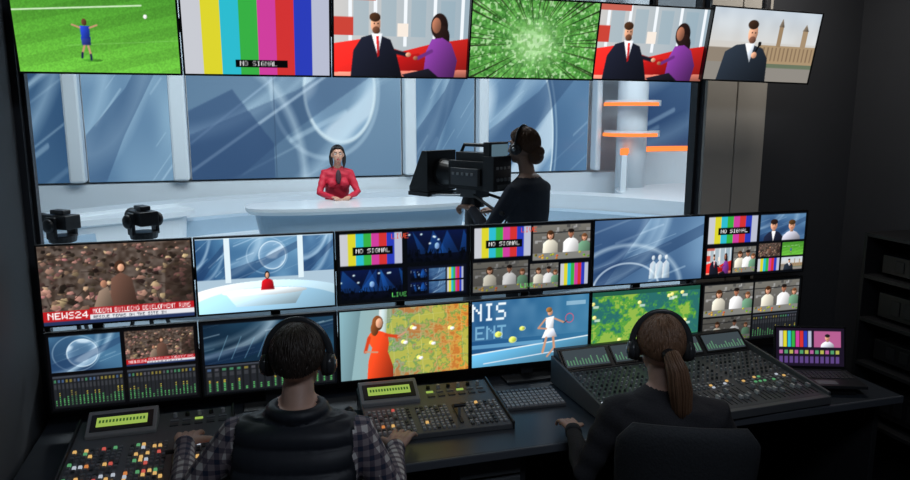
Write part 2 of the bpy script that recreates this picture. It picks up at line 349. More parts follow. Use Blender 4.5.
def p_B2(a):
    fill(a,(.03,.04,.06)); b=sub(a,.02,.04,.98,.58); p_swoosh(b,9,(.03,.10,.18),(.16,.34,.46),dk=.9)
    for i in range(8): line(b,.1+.1*i,.9,.18+.1*i,.3+.05*(i%3),.012,(.5,.7,.8),.5)
    p_ui(sub(a,.02,.6,.98,.98),7)
def p_weather(a):
    X,Y=G(a); n=noise(a,9,6,21)*.5+noise(a,30,18,22)*.3+noise(a,90,50,23)*.2; t=np.clip(X*1.2-.15,0,1)[...,None]
    a[:]=np.array((.42,.62,.62))*(1-t)+np.array((.86,.60,.22))*t
    mixm(a,((n>.5)&(X>.28)).astype(float),(.40,.62,.28),.7); mixm(a,((n>.58)&(X>.35)).astype(float),(.85,.76,.28),.6); mixm(a,((n<.38)&(X>.4)).astype(float),(.75,.38,.14),.6)
    mixm(a,(X<.34).astype(float),(.60,.72,.75),.75); poly(a,[(0,0),(.16,0),(.08,1),(0,1)],(.35,.48,.52),.6); poly(a,[(.3,0),(.36,0),(.33,1),(.27,1)],(.78,.84,.85),.7)
    for x in range(6): line(a,.38+x*.11,0,.42+x*.11,1,.003,(.95,.95,.85),.4)
    for y in range(4): line(a,.36,.15+y*.22,1,.1+y*.22,.003,(.95,.95,.85),.3)
    for q in((.55,.3),(.7,.55),(.85,.35),(.6,.75),(.48,.5)): ell(a,q[0],q[1],.018,.03,(.97,.9,.4)); ell(a,q[0]+.018,q[1]+.012,.018,.024,(.93,.93,.95))
    poly(a,[(.2,1),(.21,.75),(.24,.55),(.2,.42),(.23,.33),(.3,.31),(.36,.36),(.37,.5),(.36,.62),(.4,.85),(.4,1)],(.85,.25,.1))
    line(a,.35,.38,.44,.42,.03,(.85,.25,.1)); line(a,.44,.42,.5,.36,.016,SK); line(a,.22,.4,.19,.6,.03,(.85,.25,.1)); line(a,.19,.6,.28,.62,.016,SK)
    ell(a,.285,.2,.042,.11,(.45,.25,.12)); ell(a,.262,.28,.03,.1,(.45,.25,.12)); ell(a,.297,.2,.025,.07,SK)
def p_tennis(a):
    hgrad(a,(.12,.32,.52),(.2,.46,.62)); X,Y=G(a); mixm(a,noise(a,14,6,4)*(Y<.6),(.5,.68,.8),.35)
    poly(a,[(0,1),(0,.8),(1,.66),(1,1)],(.32,.58,.72)); line(a,0,.8,1,.66,.012,(.9,.95,.97)); line(a,.1,.95,1,.82,.01,(.85,.9,.95))
    text(a,-.0,.04,.26,'NIS',(.92,.96,.98),cw=.1); text(a,.03,.38,.2,'ENT',(.55,.78,.9),cw=.09,al=.7)
    rect(a,.0,.66,.6,.72,(.5,.75,.9),.6)
    for x,y,r in((.22,.52,.045),(.34,.62,.05),(.42,.46,.035)): ell(a,x,y,r*.62,r,(.8,.85,.3)); ring(a,x+.01,y,r*.5,r*.8,.006,(.95,.97,.8),.8)
    cx=.66; ell(a,cx,.25,.022,.05,SK); ell(a,cx-.01,.21,.026,.04,(.55,.38,.2)); poly(a,[(cx-.04,.33),(cx+.035,.31),(cx+.028,.52),(cx-.032,.52)],(.92,.93,.95)); poly(a,[(cx-.035,.5),(cx+.032,.5),(cx+.065,.64),(cx-.07,.64)],(.85,.87,.92))
    line(a,cx-.03,.64,cx-.06,.86,.024,SK); line(a,cx+.03,.64,cx+.04,.8,.024,SK); line(a,cx+.04,.8,cx-.02,.93,.02,SK); line(a,cx-.04,.35,cx-.1,.48,.018,SK); line(a,cx-.1,.48,cx-.03,.5,.016,SK); line(a,cx+.04,.35,cx+.12,.42,.018,SK)
    ring(a,cx+.17,.36,.035,.07,.008,(.9,.3,.4)); line(a,cx+.12,.43,cx+.15,.4,.008,(.2,.2,.2)); rect(a,.72,.86,.98,.95,(.12,.24,.42)); rect(a,.8,.1,.97,.16,(.8,.9,.95),.5)
def p_greenmap(a):
    X,Y=G(a); n=noise(a,8,5,31)*.5+noise(a,26,15,32)*.3+noise(a,80,44,33)*.2; fill(a,(.2,.5,.35)); mixm(a,(n>.46).astype(float),(.35,.64,.22),.9); mixm(a,(n>.58).astype(float),(.62,.74,.28),.8); mixm(a,(n<.38).astype(float),(.14,.4,.42),.8)
    rr=random.Random(5)
    for i in range(12):
        x,y=rr.random()*.92,rr.random()*.85; ell(a,x,y,.018,.03,(.95,.9,.5)); rect(a,x,y+.03,min(1,x+.05),min(1,y+.07),(.9,.95,.9),.7)
    rect(a,0,0,1,.07,(.12,.35,.28))
def p_B6(a):
    fill(a,(.04,.05,.06)); p_kitchen(sub(a,.02,.03,.5,.55)); p_kitchen(sub(a,.52,.03,.98,.55)); p_kitchen(sub(a,.02,.58,.5,.97),.7); p_ui(sub(a,.52,.58,.98,.97),3)
def p_A5(a):
    p_swoosh(a,14,(.14,.27,.44),(.45,.60,.74),dkb=(.08,.18,.34)); poly(a,[(0,0),(.5,0),(.1,1),(0,1)],(.12,.22,.4),.35,False)
    ring(a,.3,1.1,.5,.7,.05,(.85,.93,.97),.5,1.); ring(a,.3,1.1,.3,.42,.02,(.9,.96,1),.6)
    for cx,s in((.54,.5),(.60,.6),(.66,.5)): ell(a,cx,.62,.03*s,.075*s,(.86,.92,.95),.8); poly(a,[(cx-.07*s,.95),(cx-.06*s,.72),(cx,.66),(cx+.06*s,.72),(cx+.07*s,.95)],(.82,.89,.93),.7)
def p_laptop(a):
    fill(a,(.1,.07,.14)); 
    for i,c in enumerate(BARS): rect(a,.05+i*.06,.08,.1+i*.06,.5,c)
    rect(a,.56,.08,.95,.5,(.7,.35,.55)); bust(sub(a,.56,.08,.95,.5),.5,.2,.4,SK,(.1,.1,.1),(.8,.8,.85))
    for i in range(12): rect(a,.05+i*.075,.58,.1+i*.075,.68,[(.7,.35,.6),(.3,.6,.4),(.7,.7,.3)][i%3]); rect(a,.05+i*.075,.74,.1+i*.075,.92,(.35,.25,.5))
def lin(a):
    a=np.clip(a,0,1); return np.where(a<=.04045,a/12.92,((a+.055)/1.055)**2.4)
def imgmesh(name,paint,w,h,mt,parent=None,loc=(0,0,0),rot=(0,0,0),res=(400,224)):
    a=new(*res); paint(a)
    l=a.mean(-1,keepdims=True); a=a*.95+l*.05
    a=a.reshape(res[1]//2,2,res[0]//2,2,3).mean((1,3)); H_,W_=a.shape[:2]
    c=np.ones((H_,W_,4),np.float32); c[...,:3]=lin(a)
    xs=np.linspace(-w/2,w/2,W_); zs=np.linspace(h/2,-h/2,H_)
    v=np.zeros((H_,W_,3),np.float32); v[...,0]=xs[None,:]; v[...,2]=zs[:,None]
    i=np.arange(H_*W_).reshape(H_,W_); f=np.stack([i[1:,:-1],i[1:,1:],i[:-1,1:],i[:-1,:-1]],-1).reshape(-1,4)
    me=bpy.data.meshes.new(name); me.vertices.add(H_*W_); me.vertices.foreach_set('co',v.ravel()); me.loops.add(f.size); me.loops.foreach_set('vertex_index',f.ravel().astype(np.int32))
    me.polygons.add(len(f)); me.polygons.foreach_set('loop_start',np.arange(0,f.size,4,dtype=np.int32)); me.update(calc_edges=True); me.validate()
    ca=me.color_attributes.new('Col','FLOAT_COLOR','POINT'); ca.data.foreach_set('color',c.ravel()); me.materials.append(mt)
    o=bpy.data.objects.new(name,me); COL.objects.link(o); o.location=loc; o.rotation_euler=rot
    if parent: o.parent=parent
    return o
SM=screenmat('lcd_screen',1.08); VW=screenmat('video_wall',.98,False)
def monitor(name,x0,x1,z0,z1,y,paint,tilt=0.,m=SM,stand=False,roll=0.):
    w=x1-x0; h=z1-z0; e=empty(name,((x0+x1)/2,y,(z0+z1)/2),(tilt,roll,0))
    b=.007; g=.002
    imgmesh('screen',paint,w-2*b-g,h-2*b-g,m,e,(0,-.001,0))
    q=MB(); W=w-g; H_=h-g
    for sx in(-1,1): q.box((sx*(W/2-b/2),.002,0),(b,.014,H_),black)
    q.box((0,.002,H_/2-b/2),(W-2*b,.014,b),black); q.box((0,.002,-H_/2+b/2),(W-2*b,.014,b),black)
    q.box((0,.014,0),(W-.002,.018,H_-.002),black); q.box((0,.03,0),(W*.6,.02,H_*.6),dark)
    q.obj('casing',e,bevel=.0015)
    k=MB(); k.box((0,.048,0),(.12,.018,.12),dark)
    if stand:
        zb=.752-(z0+z1)/2
        k.box((0,.049,zb/2+.02),(.06,.014,-zb-.0),dark); k.box((0,.03,zb+.006),(.24,.10,.01),dark)
    k.obj('vesa_mount',e,bevel=.002)
    return e
# ------------------------------------------------------------------ room
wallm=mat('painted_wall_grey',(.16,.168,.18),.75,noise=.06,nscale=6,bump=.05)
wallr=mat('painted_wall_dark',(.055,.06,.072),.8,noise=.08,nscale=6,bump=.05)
floorm=mat('carpet_dark',(.03,.03,.034),.95,noise=.4,nscale=120,bump=.4)
pil=mat('window_pillar',(.58,.56,.52),.7,noise=.05,nscale=8)
XL,XR,YB,YW,ZC=-.86,3.24,-4.6,.25,2.9
def slab(name,lo,hi,m,bevel=0):
    q=MB(); q.box([(a+b)/2 for a,b in zip(lo,hi)],[b-a for a,b in zip(lo,hi)],m); return q.obj(name,bevel=bevel)
slab('floor',(XL-.1,YB-.1,-.1),(XR+.1,YW+.12,0),floorm)
slab('ceiling',(XL-.1,YB-.1,ZC),(XR+.1,YW+.12,ZC+.1),mat('ceiling_dark',(.08,.08,.085),.9))
slab('wall_left',(XL-.1,YB,0),(XL,YW+.12,ZC),wallm)
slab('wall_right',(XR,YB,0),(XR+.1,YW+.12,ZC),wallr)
slab('wall_back',(XL,YB-.1,0),(XR,YB,ZC),wallm)
q=MB(); wx0,wx1,wz0,wz1=-.835,2.28,.95,2.62
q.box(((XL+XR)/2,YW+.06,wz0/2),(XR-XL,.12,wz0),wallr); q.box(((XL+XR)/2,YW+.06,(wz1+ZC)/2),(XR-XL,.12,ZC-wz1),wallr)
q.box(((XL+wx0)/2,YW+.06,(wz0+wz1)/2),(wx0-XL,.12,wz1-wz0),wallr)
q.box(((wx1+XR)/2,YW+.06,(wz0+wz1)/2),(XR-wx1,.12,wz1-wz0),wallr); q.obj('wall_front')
q=MB(); q.box((2.37,YW-.012,1.8),(.178,.024,1.9),pil); q.box((2.552,YW-.014,1.8),(.176,.028,1.9),pil); q.obj('trim_1',bevel=.004)
# glass
gm=bpy.data.materials.new('window_glass'); gm.use_nodes=True; nt=gm.node_tree; nt.nodes.clear()
o_=nt.nodes.new('ShaderNodeOutputMaterial'); mx=nt.nodes.new('ShaderNodeMixShader'); tr=nt.nodes.new('ShaderNodeBsdfTransparent'); gl=nt.nodes.new('ShaderNodeBsdfGlossy')
tr.inputs[0].default_value=(.95,.98,.99,1); gl.inputs['Roughness'].default_value=.02; mx.inputs[0].default_value=.025
nt.links.new(tr.outputs[0],mx.inputs[1]); nt.links.new(gl.outputs[0],mx.inputs[2]); nt.links.new(mx.outputs[0],o_.inputs[0])
e=empty('window_1',((wx0+wx1)/2,YW+.06,(wz0+wz1)/2)); ww,wh=wx1-wx0,wz1-wz0
q=MB(); q.box((0,0,0),(ww-.02,.008,wh-.02),gm); q.obj('glass_pane',e)
q=MB()
for sx in(-1,1): q.box((sx*(ww/2-.008),0,0),(.016,.05,wh),dark)
for sz in(-1,1): q.box((0,0,sz*(wh/2-.008)),(ww-.032,.05,.016),dark)
q.obj('frame',e,bevel=.002)
# ------------------------------------------------------------------ monitors
xs=[-.775,-.212,.352,.948,1.547,2.155,2.762]
A=[p_rubble,p_studio,lambda a:p_multi(a,0),lambda a:p_multi(a,1),p_A5,p_multi2]
B=[p_B1,p_B2,p_weather,p_tennis,p_greenmap,p_B6]
for i in range(6): monitor('stacked_monitor',xs[i]+.001,xs[i+1]-.001,1.182,1.508,0,A[i])
for i in range(6): monitor('desk_monitor',xs[i]+.001,xs[i+1]-.001,.836,1.163,0,B[i],stand=True)
tops=[(-.742,-.200,p_pitch,0),(-.198,.346,lambda a:p_bars(a,'small'),0),(.348,.902,p_interview,0),(.888,1.455,p_forest,.3),(1.435,2.010,p_interview,.6),(1.985,2.568,p_reporter,1.3)]
for i,(a0,a1,pf,rl) in enumerate(tops):
    monitor('overhead_monitor',a0,a1,2.130,2.130+.324,-.12-.03*(i%2 if i>2 else 0)-.004*i,pf,tilt=math.radians(10),roll=math.radians(rl))
q=MB()
for z in(1.0,1.345): q.box((.99,.085,z),(3.5,.03,.05),dark)
for x in(-.6,.1,.65,1.25,1.85,2.5): q.box((x,.115,1.1),(.04,.03,.70),dark); q.box((x,.115,.757),(.12,.1,.012),dark)
q.obj('monitor_rack',bevel=.002)
q=MB(); q.box((.93,-.02,2.32),(3.3,.03,.05),dark)
for x in(-.5,.35,1.2,1.8,2.4): q.cyl((x,-.02,2.3),(x,-.02,ZC),.02,.02,dark)
q.obj('ceiling_monitor_rail')
# ------------------------------------------------------------------ desk
deskm=mat('desk_laminate',(.045,.054,.068),.35,noise=.12,nscale=15)
q=MB(); DF=-.63
q.box((.98,(DF+.16)/2,.735),(3.6,.16-DF,.03),deskm)
q.box((.98,DF-.006,.735),(3.6,.012,.034),mat('desk_edge',(.11,.12,.14),.35))
e=empty('control_desk'); q.obj('desk_top',e,bevel=.004)
q=MB()
for x in(-.8,-.05,.72,1.0,1.7,2.76): q.box((x,-.2,.36),(.03,.66,.72),dark)
q.box((.98,.12,.4),(3.5,.02,.6),dark)
q.box((.86,-.3,.66),(.25,.5,.11),grey); q.box((.86,-.3,.53),(.25,.5,.12),grey); q.box((.86,-.3,.28),(.25,.5,.36),dark)
for z in(.66,.53): q.box((.86,-.556,z+.03),(.12,.012,.012),silver)
q.obj('desk_carcass',e,bevel=.003)
# ------------------------------------------------------------------ control consoles
BTN=[emat('btn_yellow',(1,.6,.2),.7),emat('btn_red',(.9,.15,.12),.6),emat('btn_green',(.2,.7,.3),.45),emat('btn_white',(.8,.88,1),.55),emat('btn_orange',(1,.35,.1),.6)]
keyg=mat('key_grey',(.2,.21,.23),.5); keyd=mat('key_dark',(.07,.075,.08),.5)
lcd=emat('lcd_green',(.45,.66,.12),.7); lcdt=emat('lcd_text',(.04,.1,.02),1.)
def wedge(q,x0,x1,y0,y1,zf,zb,m): q.prism([(y0,0),(y1,0),(y1,zb),(y0,zf)],x0,x1,m)
def onslope(y0,y1,zf,zb):
    an=math.atan2(zb-zf,y1-y0); M=Matrix.Rotation(an,3,'X')
    return M,(lambda x,y,h:(x,y-math.sin(an)*h,zf+(y-y0)*(zb-zf)/(y1-y0)+math.cos(an)*h))
def switcher(name,loc,w,d,rz,lcdx,rows,lit,kl,seed):
    e=empty(name,loc,(0,0,rz)); q=MB(); x0,x1,y0,y1=-w/2,w/2,-d/2,d/2; zf,zb=.022,.06
    wedge(q,x0,x1,y0,y1,zf,zb,grey); wedge(q,x0-.008,x0,y0-.006,y1,zf+.012,zb+.014,dark); wedge(q,x1,x1+.008,y0-.006,y1,zf+.012,zb+.014,dark)
    q.obj('body',e,bevel=.003); M,P=onslope(y0,y1,zf,zb); q=MB(); rr=random.Random(seed)
    nx=int(w/.020); tb=nx*2//3
    for r in range(rows):
        y=y0+.03+r*.022+(.012 if r>=4 else 0)
        if y>y1-.16: break
        for i in range(nx):
            x=x0+.02+i*(w-.04)/(nx-1)
            if abs(i-tb)<=1 or i==nx//3: continue
            pl=lit*(1.6 if r in(1,2,5) else .5)
            m=rr.choice([BTN[0],BTN[0],BTN[4],BTN[1],BTN[3],BTN[2]]) if rr.random()<pl else (kl if rr.random()<.75 else keyd)
            q.box(P(x,y,.003),(.0125,.0135,.008),m,M,taper=.85,ty=.85)
    tx=x0+.02+tb*(w-.04)/(nx-1)
    q.box(P(tx,y0+.12,.003),(.014,.15,.005),black,M); q.box(P(tx,y0+.1,.025),(.01,.012,.045),silver,M); q.cyl(P(tx-.024,y0+.1,.05),P(tx+.024,y0+.1,.05),.008,.008,black)
    for i in range(int(w/.045)):
        x=x0+.03+i*.045
        if lcdx-.15<x<lcdx+.15: continue
        q.cyl(P(x,y1-.04,0),P(x,y1-.04,.016),.009,.007,lgrey if i%2 else black,12); q.box(P(x,y1-.075,.002),(.03,.012,.004),lcd if i%3==0 else keyg,M); q.box(P(x,y1-.11,.002),(.03,.018,.004),keyd,M)
    q.obj('buttons',e)
    q=MB(); q.prism([(y1-.15,0),(y1-.02,0),(y1-.02,.105),(y1-.035,.11),(y1-.15,.06)],lcdx-.125,lcdx+.125,mat('pod_grey',(.3,.31,.32),.45)) 
    q.obj('display_pod',e,bevel=.004)
    an=math.atan2(.05,.115); Mp=Matrix.Rotation(an,3,'X'); cy=y1-.0925; cz=.085
    q=MB(); q.box((lcdx,cy,cz+.001),(.22,.085,.004),black,Mp); q.box((lcdx,cy-.001,cz+.004),(.18,.045,.003),lcd,Mp)
    for i in range(14): q.box((lcdx-.078+i*.012,cy-.001,cz+.0062),(.007,.014,.0012),lcdt,Mp)
    q.obj('display',e); return e
switcher('vision_mixer_panel',(-.375,-.31,.75),.56,.50,0,-.12,11,.26,keyg,5)
switcher('production_switcher',(.705,-.255,.75),.57,.40,math.radians(-2),-.165,8,.03,lgrey,2)
e=empty('compact_keyboard',(1.155,-.225,.75),(0,0,math.radians(-3))); q=MB(); wedge(q,-.135,.135,-.085,.085,.014,.024,grey); q.obj('body',e,bevel=.003)
M,P=onslope(-.085,.085,.014,.024); q=MB()
for r in range(6):
    for i in range(13): q.box(P(-.122+i*.0203,-.07+r*.0275,.003),(.016,.021,.007),lgrey if (r<5) else keyg,M,taper=.85,ty=.85)
q.obj('keys',e)
e=empty('joystick_controller',(.335,-.39,.75)); q=MB(); q.box((0,0,.02),(.11,.13,.04),black,taper=.9,ty=.9); q.cyl((0,0,.04),(0,0,.055),.035,.028,dark); q.cyl((0,0,.05),(.005,.0,.1),.009,.009,black); q.ell((.005,0,.115),(.02,.02,.026),black); q.obj('joystick_body',e,bevel=.004)
# audio mixing console
e=empty('audio_mixing_console',(1.86,-.33,.755),(0,0,math.radians(2))); w,d=1.02,.60; zf,zb=.04,.085
q=MB(); wedge(q,-w/2,w/2,-d/2,d/2-.1,zf,zb,mat('mixer_panel',(.08,.085,.095),.4)); wedge(q,-w/2-.012,-w/2,-d/2-.01,d/2,zf+.012,zb+.045,grey); wedge(q,w/2,w/2+.012,-d/2-.01,d/2,zf+.012,zb+.045,grey)
q.prism([(d/2-.12,0),(d/2,0),(d/2,.165),(d/2-.03,.165),(d/2-.12,.085)],-w/2,w/2,dark); q.box((0,-d/2-.012,zf*.55),(w,.03,zf*.9),grey); q.obj('body',e,bevel=.003)
M,P=onslope(-d/2,d/2-.1,zf,zb); q=MB(); n=40; rr=random.Random(2)
for i in range(n):
    x=-w/2+.025+i*(w-.05)/(n-1)
    if i in(13,27): continue
    q.box(P(x,-d/2+.09,.001),(.004,.13,.002),black,M); fy=-d/2+.05+rr.random()*.09
    q.box(P(x,fy,.008),(.012,.022,.014),lgrey if i%4 else white,M,taper=.8)
    for k in range(3): q.box(P(x,-d/2+.18+k*.02,.002),(.011,.010,.005),rr.choice([keyg]*8+[lgrey]*3+[BTN[2],BTN[0],BTN[3]]),M)
    for k in range(7):
        y=-d/2+.255+k*.033; q.cyl(P(x,y,0),P(x,y,.011),.0065,.005,rr.choice([lgrey,keyg,keyg,keyd]),8)
q.obj('faders_and_knobs',e)
q=MB(); an=math.atan2(.08,.09); Mb=Matrix.Rotation(an,3,'X'); cy,cz=d/2-.075,.125
mtr=emat('meter_green',(.25,.6,.35),.4); mscr=emat('console_display',(.25,.33,.38),.2)
for i in range(4):
    x=-w/2+.13+i*.253; q.box((x,cy,cz+.002),(.235,.10,.006),black,Mb); q.box((x,cy-.001,cz+.005),(.22,.085,.004),mscr,Mb)
    for k in range(14):
        l=.01+.035*rr.random(); off=Mb@Vector((0,-.035+l/2,.0045)); q.box((x-.1+k*.0155,cy+off.y,cz+.004+off.z),(.006,l,.001),mtr,Mb)
q.obj('meter_bridge',e)
# laptop
e=empty('laptop',(2.52,-.37,.75),(0,0,math.radians(-20))); q=MB(); q.box((0,-.09,.045),(.33,.21,.016),dark); q.box((0,-.09,.02),(.26,.16,.038),black); q.obj('base',e,bevel=.003)
q=MB()
for r in range(5):
    for i in range(14): q.box((-.135+i*.0208,-.06-.0+r*.0185-.04,.055),(.017,.015,.004),keyd)
q.box((0,-.158,.0535),(.09,.045,.002),keyg); q.obj('keys',e)
ep=bpy.data.objects.new('lid',None); COL.objects.link(ep); ep.parent=e; ep.location=(0,.02,.055); ep.rotation_euler=(math.radians(-12),0,0)
q=MB(); q.box((0,.006,.098),(.33,.01,.2),black); q.obj('lid_shell',ep,bevel=.003)
imgmesh('screen',p_laptop,.312,.178,SM,ep,(0,-.0005,.1),res=(240,136))
# equipment rack at right wall
q=MB(); rk=mat('rack_laminate',(.018,.019,.022),.5); x0,x1,y0,y1,zt=2.96,3.235,-.85,-.18,1.41
for y in(y0,y1): q.box(((x0+x1)/2,y,zt/2),(x1-x0,.02,zt),rk)
for z in(.05,.45,.74,.97,1.19,1.40): q.box(((x0+x1)/2,(y0+y1)/2,z),(x1-x0,y1-y0-.02,.02),rk)
q.box((x1-.008,(y0+y1)/2,zt/2),(.012,y1-y0-.02,zt-.02),rk)
for z,h in((.50,.14),(.78,.1),(1.0,.12),(1.22,.09)):
    q.box((3.10,(y0+y1)/2,z+h/2),(.2,.52,h),black); 
    for k in range(6): q.box((2.998,y0+.12+k*.075,z+h*.5),(.004,.05,h*.6),rk)
q.obj('equipment_rack',bevel=.002)
e=empty('desk_phone',(2.72,-.16,.75),(0,0,-.4)); q=MB(); wedge(q,-.08,.08,-.09,.09,.02,.06,black); q.obj('phone_base',e,bevel=.004)
q=MB(); q.tube([(-.055,-.07,.05),(-.055,-.04,.068),(-.055,.04,.088),(-.055,.07,.08)],[.02,.013,.013,.02],dark,10); q.obj('handset',e,smooth=True)
# ------------------------------------------------------------------ people
def finalize(q,name,parent,voxel,assign,mats,smooth=3,disp=None):
    o=q.obj(name+'_tmp'); m=o.modifiers.new('r','REMESH'); m.mode='VOXEL'; m.voxel_size=voxel
    sm=o.modifiers.new('s','SMOOTH'); sm.iterations=smooth; sm.factor=.5
    bpy.context.view_layer.update(); dg=bpy.context.evaluated_depsgraph_get(); me=bpy.data.meshes.new_from_object(o.evaluated_get(dg)); bpy.data.objects.remove(o)
    me.name=name; me.materials.clear()
    for k in mats: me.materials.append(k)
    n=len(me.vertices); co=np.zeros(n*3,np.float32); me.vertices.foreach_get('co',co); co=co.reshape(-1,3)
    if disp:
        no=np.zeros(n*3,np.float32); me.vertices.foreach_get('normal',no); no=no.reshape(-1,3); co=co+no*disp(co)[:,None]; me.vertices.foreach_set('co',co.ravel().astype(np.float32))
    nf=len(me.polygons); ce=np.zeros(nf*3,np.float32); me.polygons.foreach_get('center',ce); ce=ce.reshape(-1,3)
    me.polygons.foreach_set('material_index',assign(ce).astype(np.int32)); me.polygons.foreach_set('use_smooth',[True]*nf); me.update()
    ob=bpy.data.objects.new(name,me); COL.objects.link(ob)
    if parent: ob.parent=parent
    return ob
def segd(c,a,b):
    a=np.array(a);b=np.array(b);d=b-a;t=np.clip(((c-a)@d)/(d@d),0,1); return np.linalg.norm(c-a-t[:,None]*d,axis=1)
def hand(q,wr,fw,side,up,m,curl=.35,s=1.):
    wr=Vector(wr);fw=Vector(fw).normalized();up=Vector(up);up=(up-fw*up.dot(fw)).normalized();sd=fw.cross(up)
    if sd.dot(Vector(side))<0: sd=-sd
    q.tube([wr-fw*.035*s,wr,wr+fw*.02*s],[.024*s,.024*s,.027*s],m,12,flat=.75,ref=up)
    for o in(-.027,-.009,.009,.027): q.tube([wr+fw*.008*s+sd*o*.6*s,wr+fw*.05*s+sd*o*.95*s+up*.004*s,wr+fw*.088*s+sd*o*s],[.014*s,.0135*s,.0115*s],m,10)
    for o,L,k in((.030,.072,0),(.0105,.081,.1),(-.0105,.075,.2),(-.030,.058,.3)):
        p=wr+fw*.088*s+sd*o*s; d=(fw+sd*o*4.5).normalized(); pts=[p-d*.012*s,p]; a=-.05
        for t in(.42,.32,.26):
            a+=curl*(1+k); dd=d*math.cos(a)-up*math.sin(a); p=p+dd*L*t*s; pts.append(p)
        q.tube(pts,[.0095*s,.0092*s,.0085*s,.0078*s,.0066*s],m,10)
    p=wr+fw*.02*s+sd*.02*s; q.tube([p,p+(fw*.7+sd*.75-up*.15)*.034*s,p+(fw*.95+sd*.8-up*.3)*.058*s,p+(fw*1.25+sd*.75-up*.45)*.075*s],[.015*s,.0125*s,.0105*s,.0085*s],m,10)
def make_head(q,H,f,side,up,s,m):
    M=Matrix((side,f,up)).transposed()
    def L(x,y,z): return Vector(H)+M@Vector((x*s,y*s,z*s))
    q.ell(L(0,-.012,.022),(.074*s,.094*s,.088*s),m,M); q.ell(L(0,.028,-.035),(.058*s,.062*s,.075*s),m,M); q.ell(L(0,.052,-.088),(.03*s,.03*s,.022*s),m,M)
    q.tube([L(0,.088,.012),L(0,.098,-.01),L(0,.108,-.032),L(0,.092,-.042)],[.008*s,.0095*s,.013*s,.009*s],m,10)
    for x in(-1,1):
        q.ell(L(x*.076,-.002,-.01),(.009*s,.018*s,.031*s),m,M); q.ell(L(x*.035,.062,-.02),(.022*s,.022*s,.02*s),m,M); q.tube([L(x*.012,.086,.03),L(x*.045,.074,.032)],[.008*s,.007*s],m,8)
    q.tube([L(-.018,.088,-.06),L(0,.096,-.058),L(.018,.088,-.06)],[.006*s,.008*s,.006*s],m,8)
    return L,M
def face_bits(parent,L,M,s,lipm,brow):
    q=MB(); ew=mat('eye_white',(.8,.8,.8),.2); ir=mat('iris_brown',(.06,.03,.02),.2); lp=lipm
    for x in(-1,1):
        q.ell(L(x*.031,.072,.006),(.0125*s,.012*s,.0095*s),ew,M,12,8); q.ell(L(x*.031,.083,.006),(.0055*s,.004*s,.0055*s),ir,M,10,6)
        q.tube([L(x*.014,.0945,.03),L(x*.033,.091,.036),L(x*.05,.078,.03)],[.003*s,.0035*s,.002*s],brow,6)
    q.ell(L(0,.099,-.056),(.02*s,.007*s,.004*s),lp,M,12,6); q.ell(L(0,.098,-.064),(.017*s,.008*s,.005*s),lp,M,12,6); q.obj('face_details',parent,smooth=True)
def hair_cap(parent,L,M,s,m,length,seed,nst=900,vol=1.,messy=1.):
    rr=random.Random(seed); q=MB(); rx,ry,rz=.081*vol,.101*vol,.094*vol
    nu,nv=36,20; vs=[]
    def surf(th,ph,ex=1.): return (rx*math.sin(th)*math.sin(ph)*ex,-.012-ry*math.sin(th)*math.cos(ph)*ex,.026+rz*math.cos(th)*ex)
    def thmax(ph):
        a=abs((ph+math.pi)%(2*math.pi)-math.pi); t=a/math.pi
        return math.pi*(.5+length*(1-min(1,t/.55)**2)) if t<.55 else math.pi*(.5-.2*min(1,(t-.55)/.25))
    for j in range(nv+1):
        for i in range(nu):
            ph=2*math.pi*i/nu; th=.02+thmax(ph)*j/nv; e=1+.012*math.sin(ph*9+th*5)-(.03 if j==nv else 0)
            vs.append(L(*surf(th,ph,e)))
    fs=[(j*nu+i,(j+1)*nu+i,(j+1)*nu+(i+1)%nu,j*nu+(i+1)%nu) for j in range(nv) for i in range(nu)]+[tuple(range(nu))]
    q.add(vs,fs,m)
    for k in range(nst):
        ph=rr.uniform(0,2*math.pi); tm=thmax(ph); t0=rr.random()**.7*tm; t1=min(tm+.06,t0+rr.uniform(.35,.6)); dp=rr.uniform(-.12,.12)*messy; ex=.995+rr.random()*.02*messy
        pts=[L(*surf(t0+(t1-t0)*u,ph+dp*u*(1 if t0>.3 else .3),ex+.012*math.sin(u*3.1))) for u in(0,.35,.7,1)]
        q.tube(pts,[.0014*s,.0024*s,.002*s,.0005*s],m,5,caps=False)
    return q.obj('hair',parent,smooth=True)
hsm=mat('headset_plastic',(.045,.047,.052),.28)
def headset(parent,L,M,s,mic=True,over=.128):
    q=MB(); pts=[]
    for i in range(21):
        a=math.pi*i/20; pts.append(L(.104*math.cos(a),-.005,-.005+over*math.sin(a)+.005))
    q.tube(pts,[.012*s]*21,hsm,10,flat=.45,ref=M@Vector((0,1,0)))
    for x in(-1,1):
        q.cyl(L(x*.078,-.002,-.012),L(x*.095,-.002,-.012),.036*s,.039*s,mat('ear_cushion',(.02,.02,.02),.8),24); q.tube([L(x*.095,-.002,-.012),L(x*.103,-.002,-.012),L(x*.114,-.002,-.012),L(x*.119,-.002,-.012)],[.037*s,.037*s,.031*s,.017*s],hsm,24,caps=False)
        q.cyl(L(x*.119,-.002,-.012),L(x*.121,-.002,-.012),.014*s,.014*s,silver,16)
    if mic: q.tube([L(-.11,0,-.02),L(-.105,.05,-.055),L(-.06,.1,-.07)],[.003,.003,.003],black,6); q.ell(L(-.055,.103,-.07),(.01,.01,.01),black)
    q.obj('headset',parent,smooth=True)
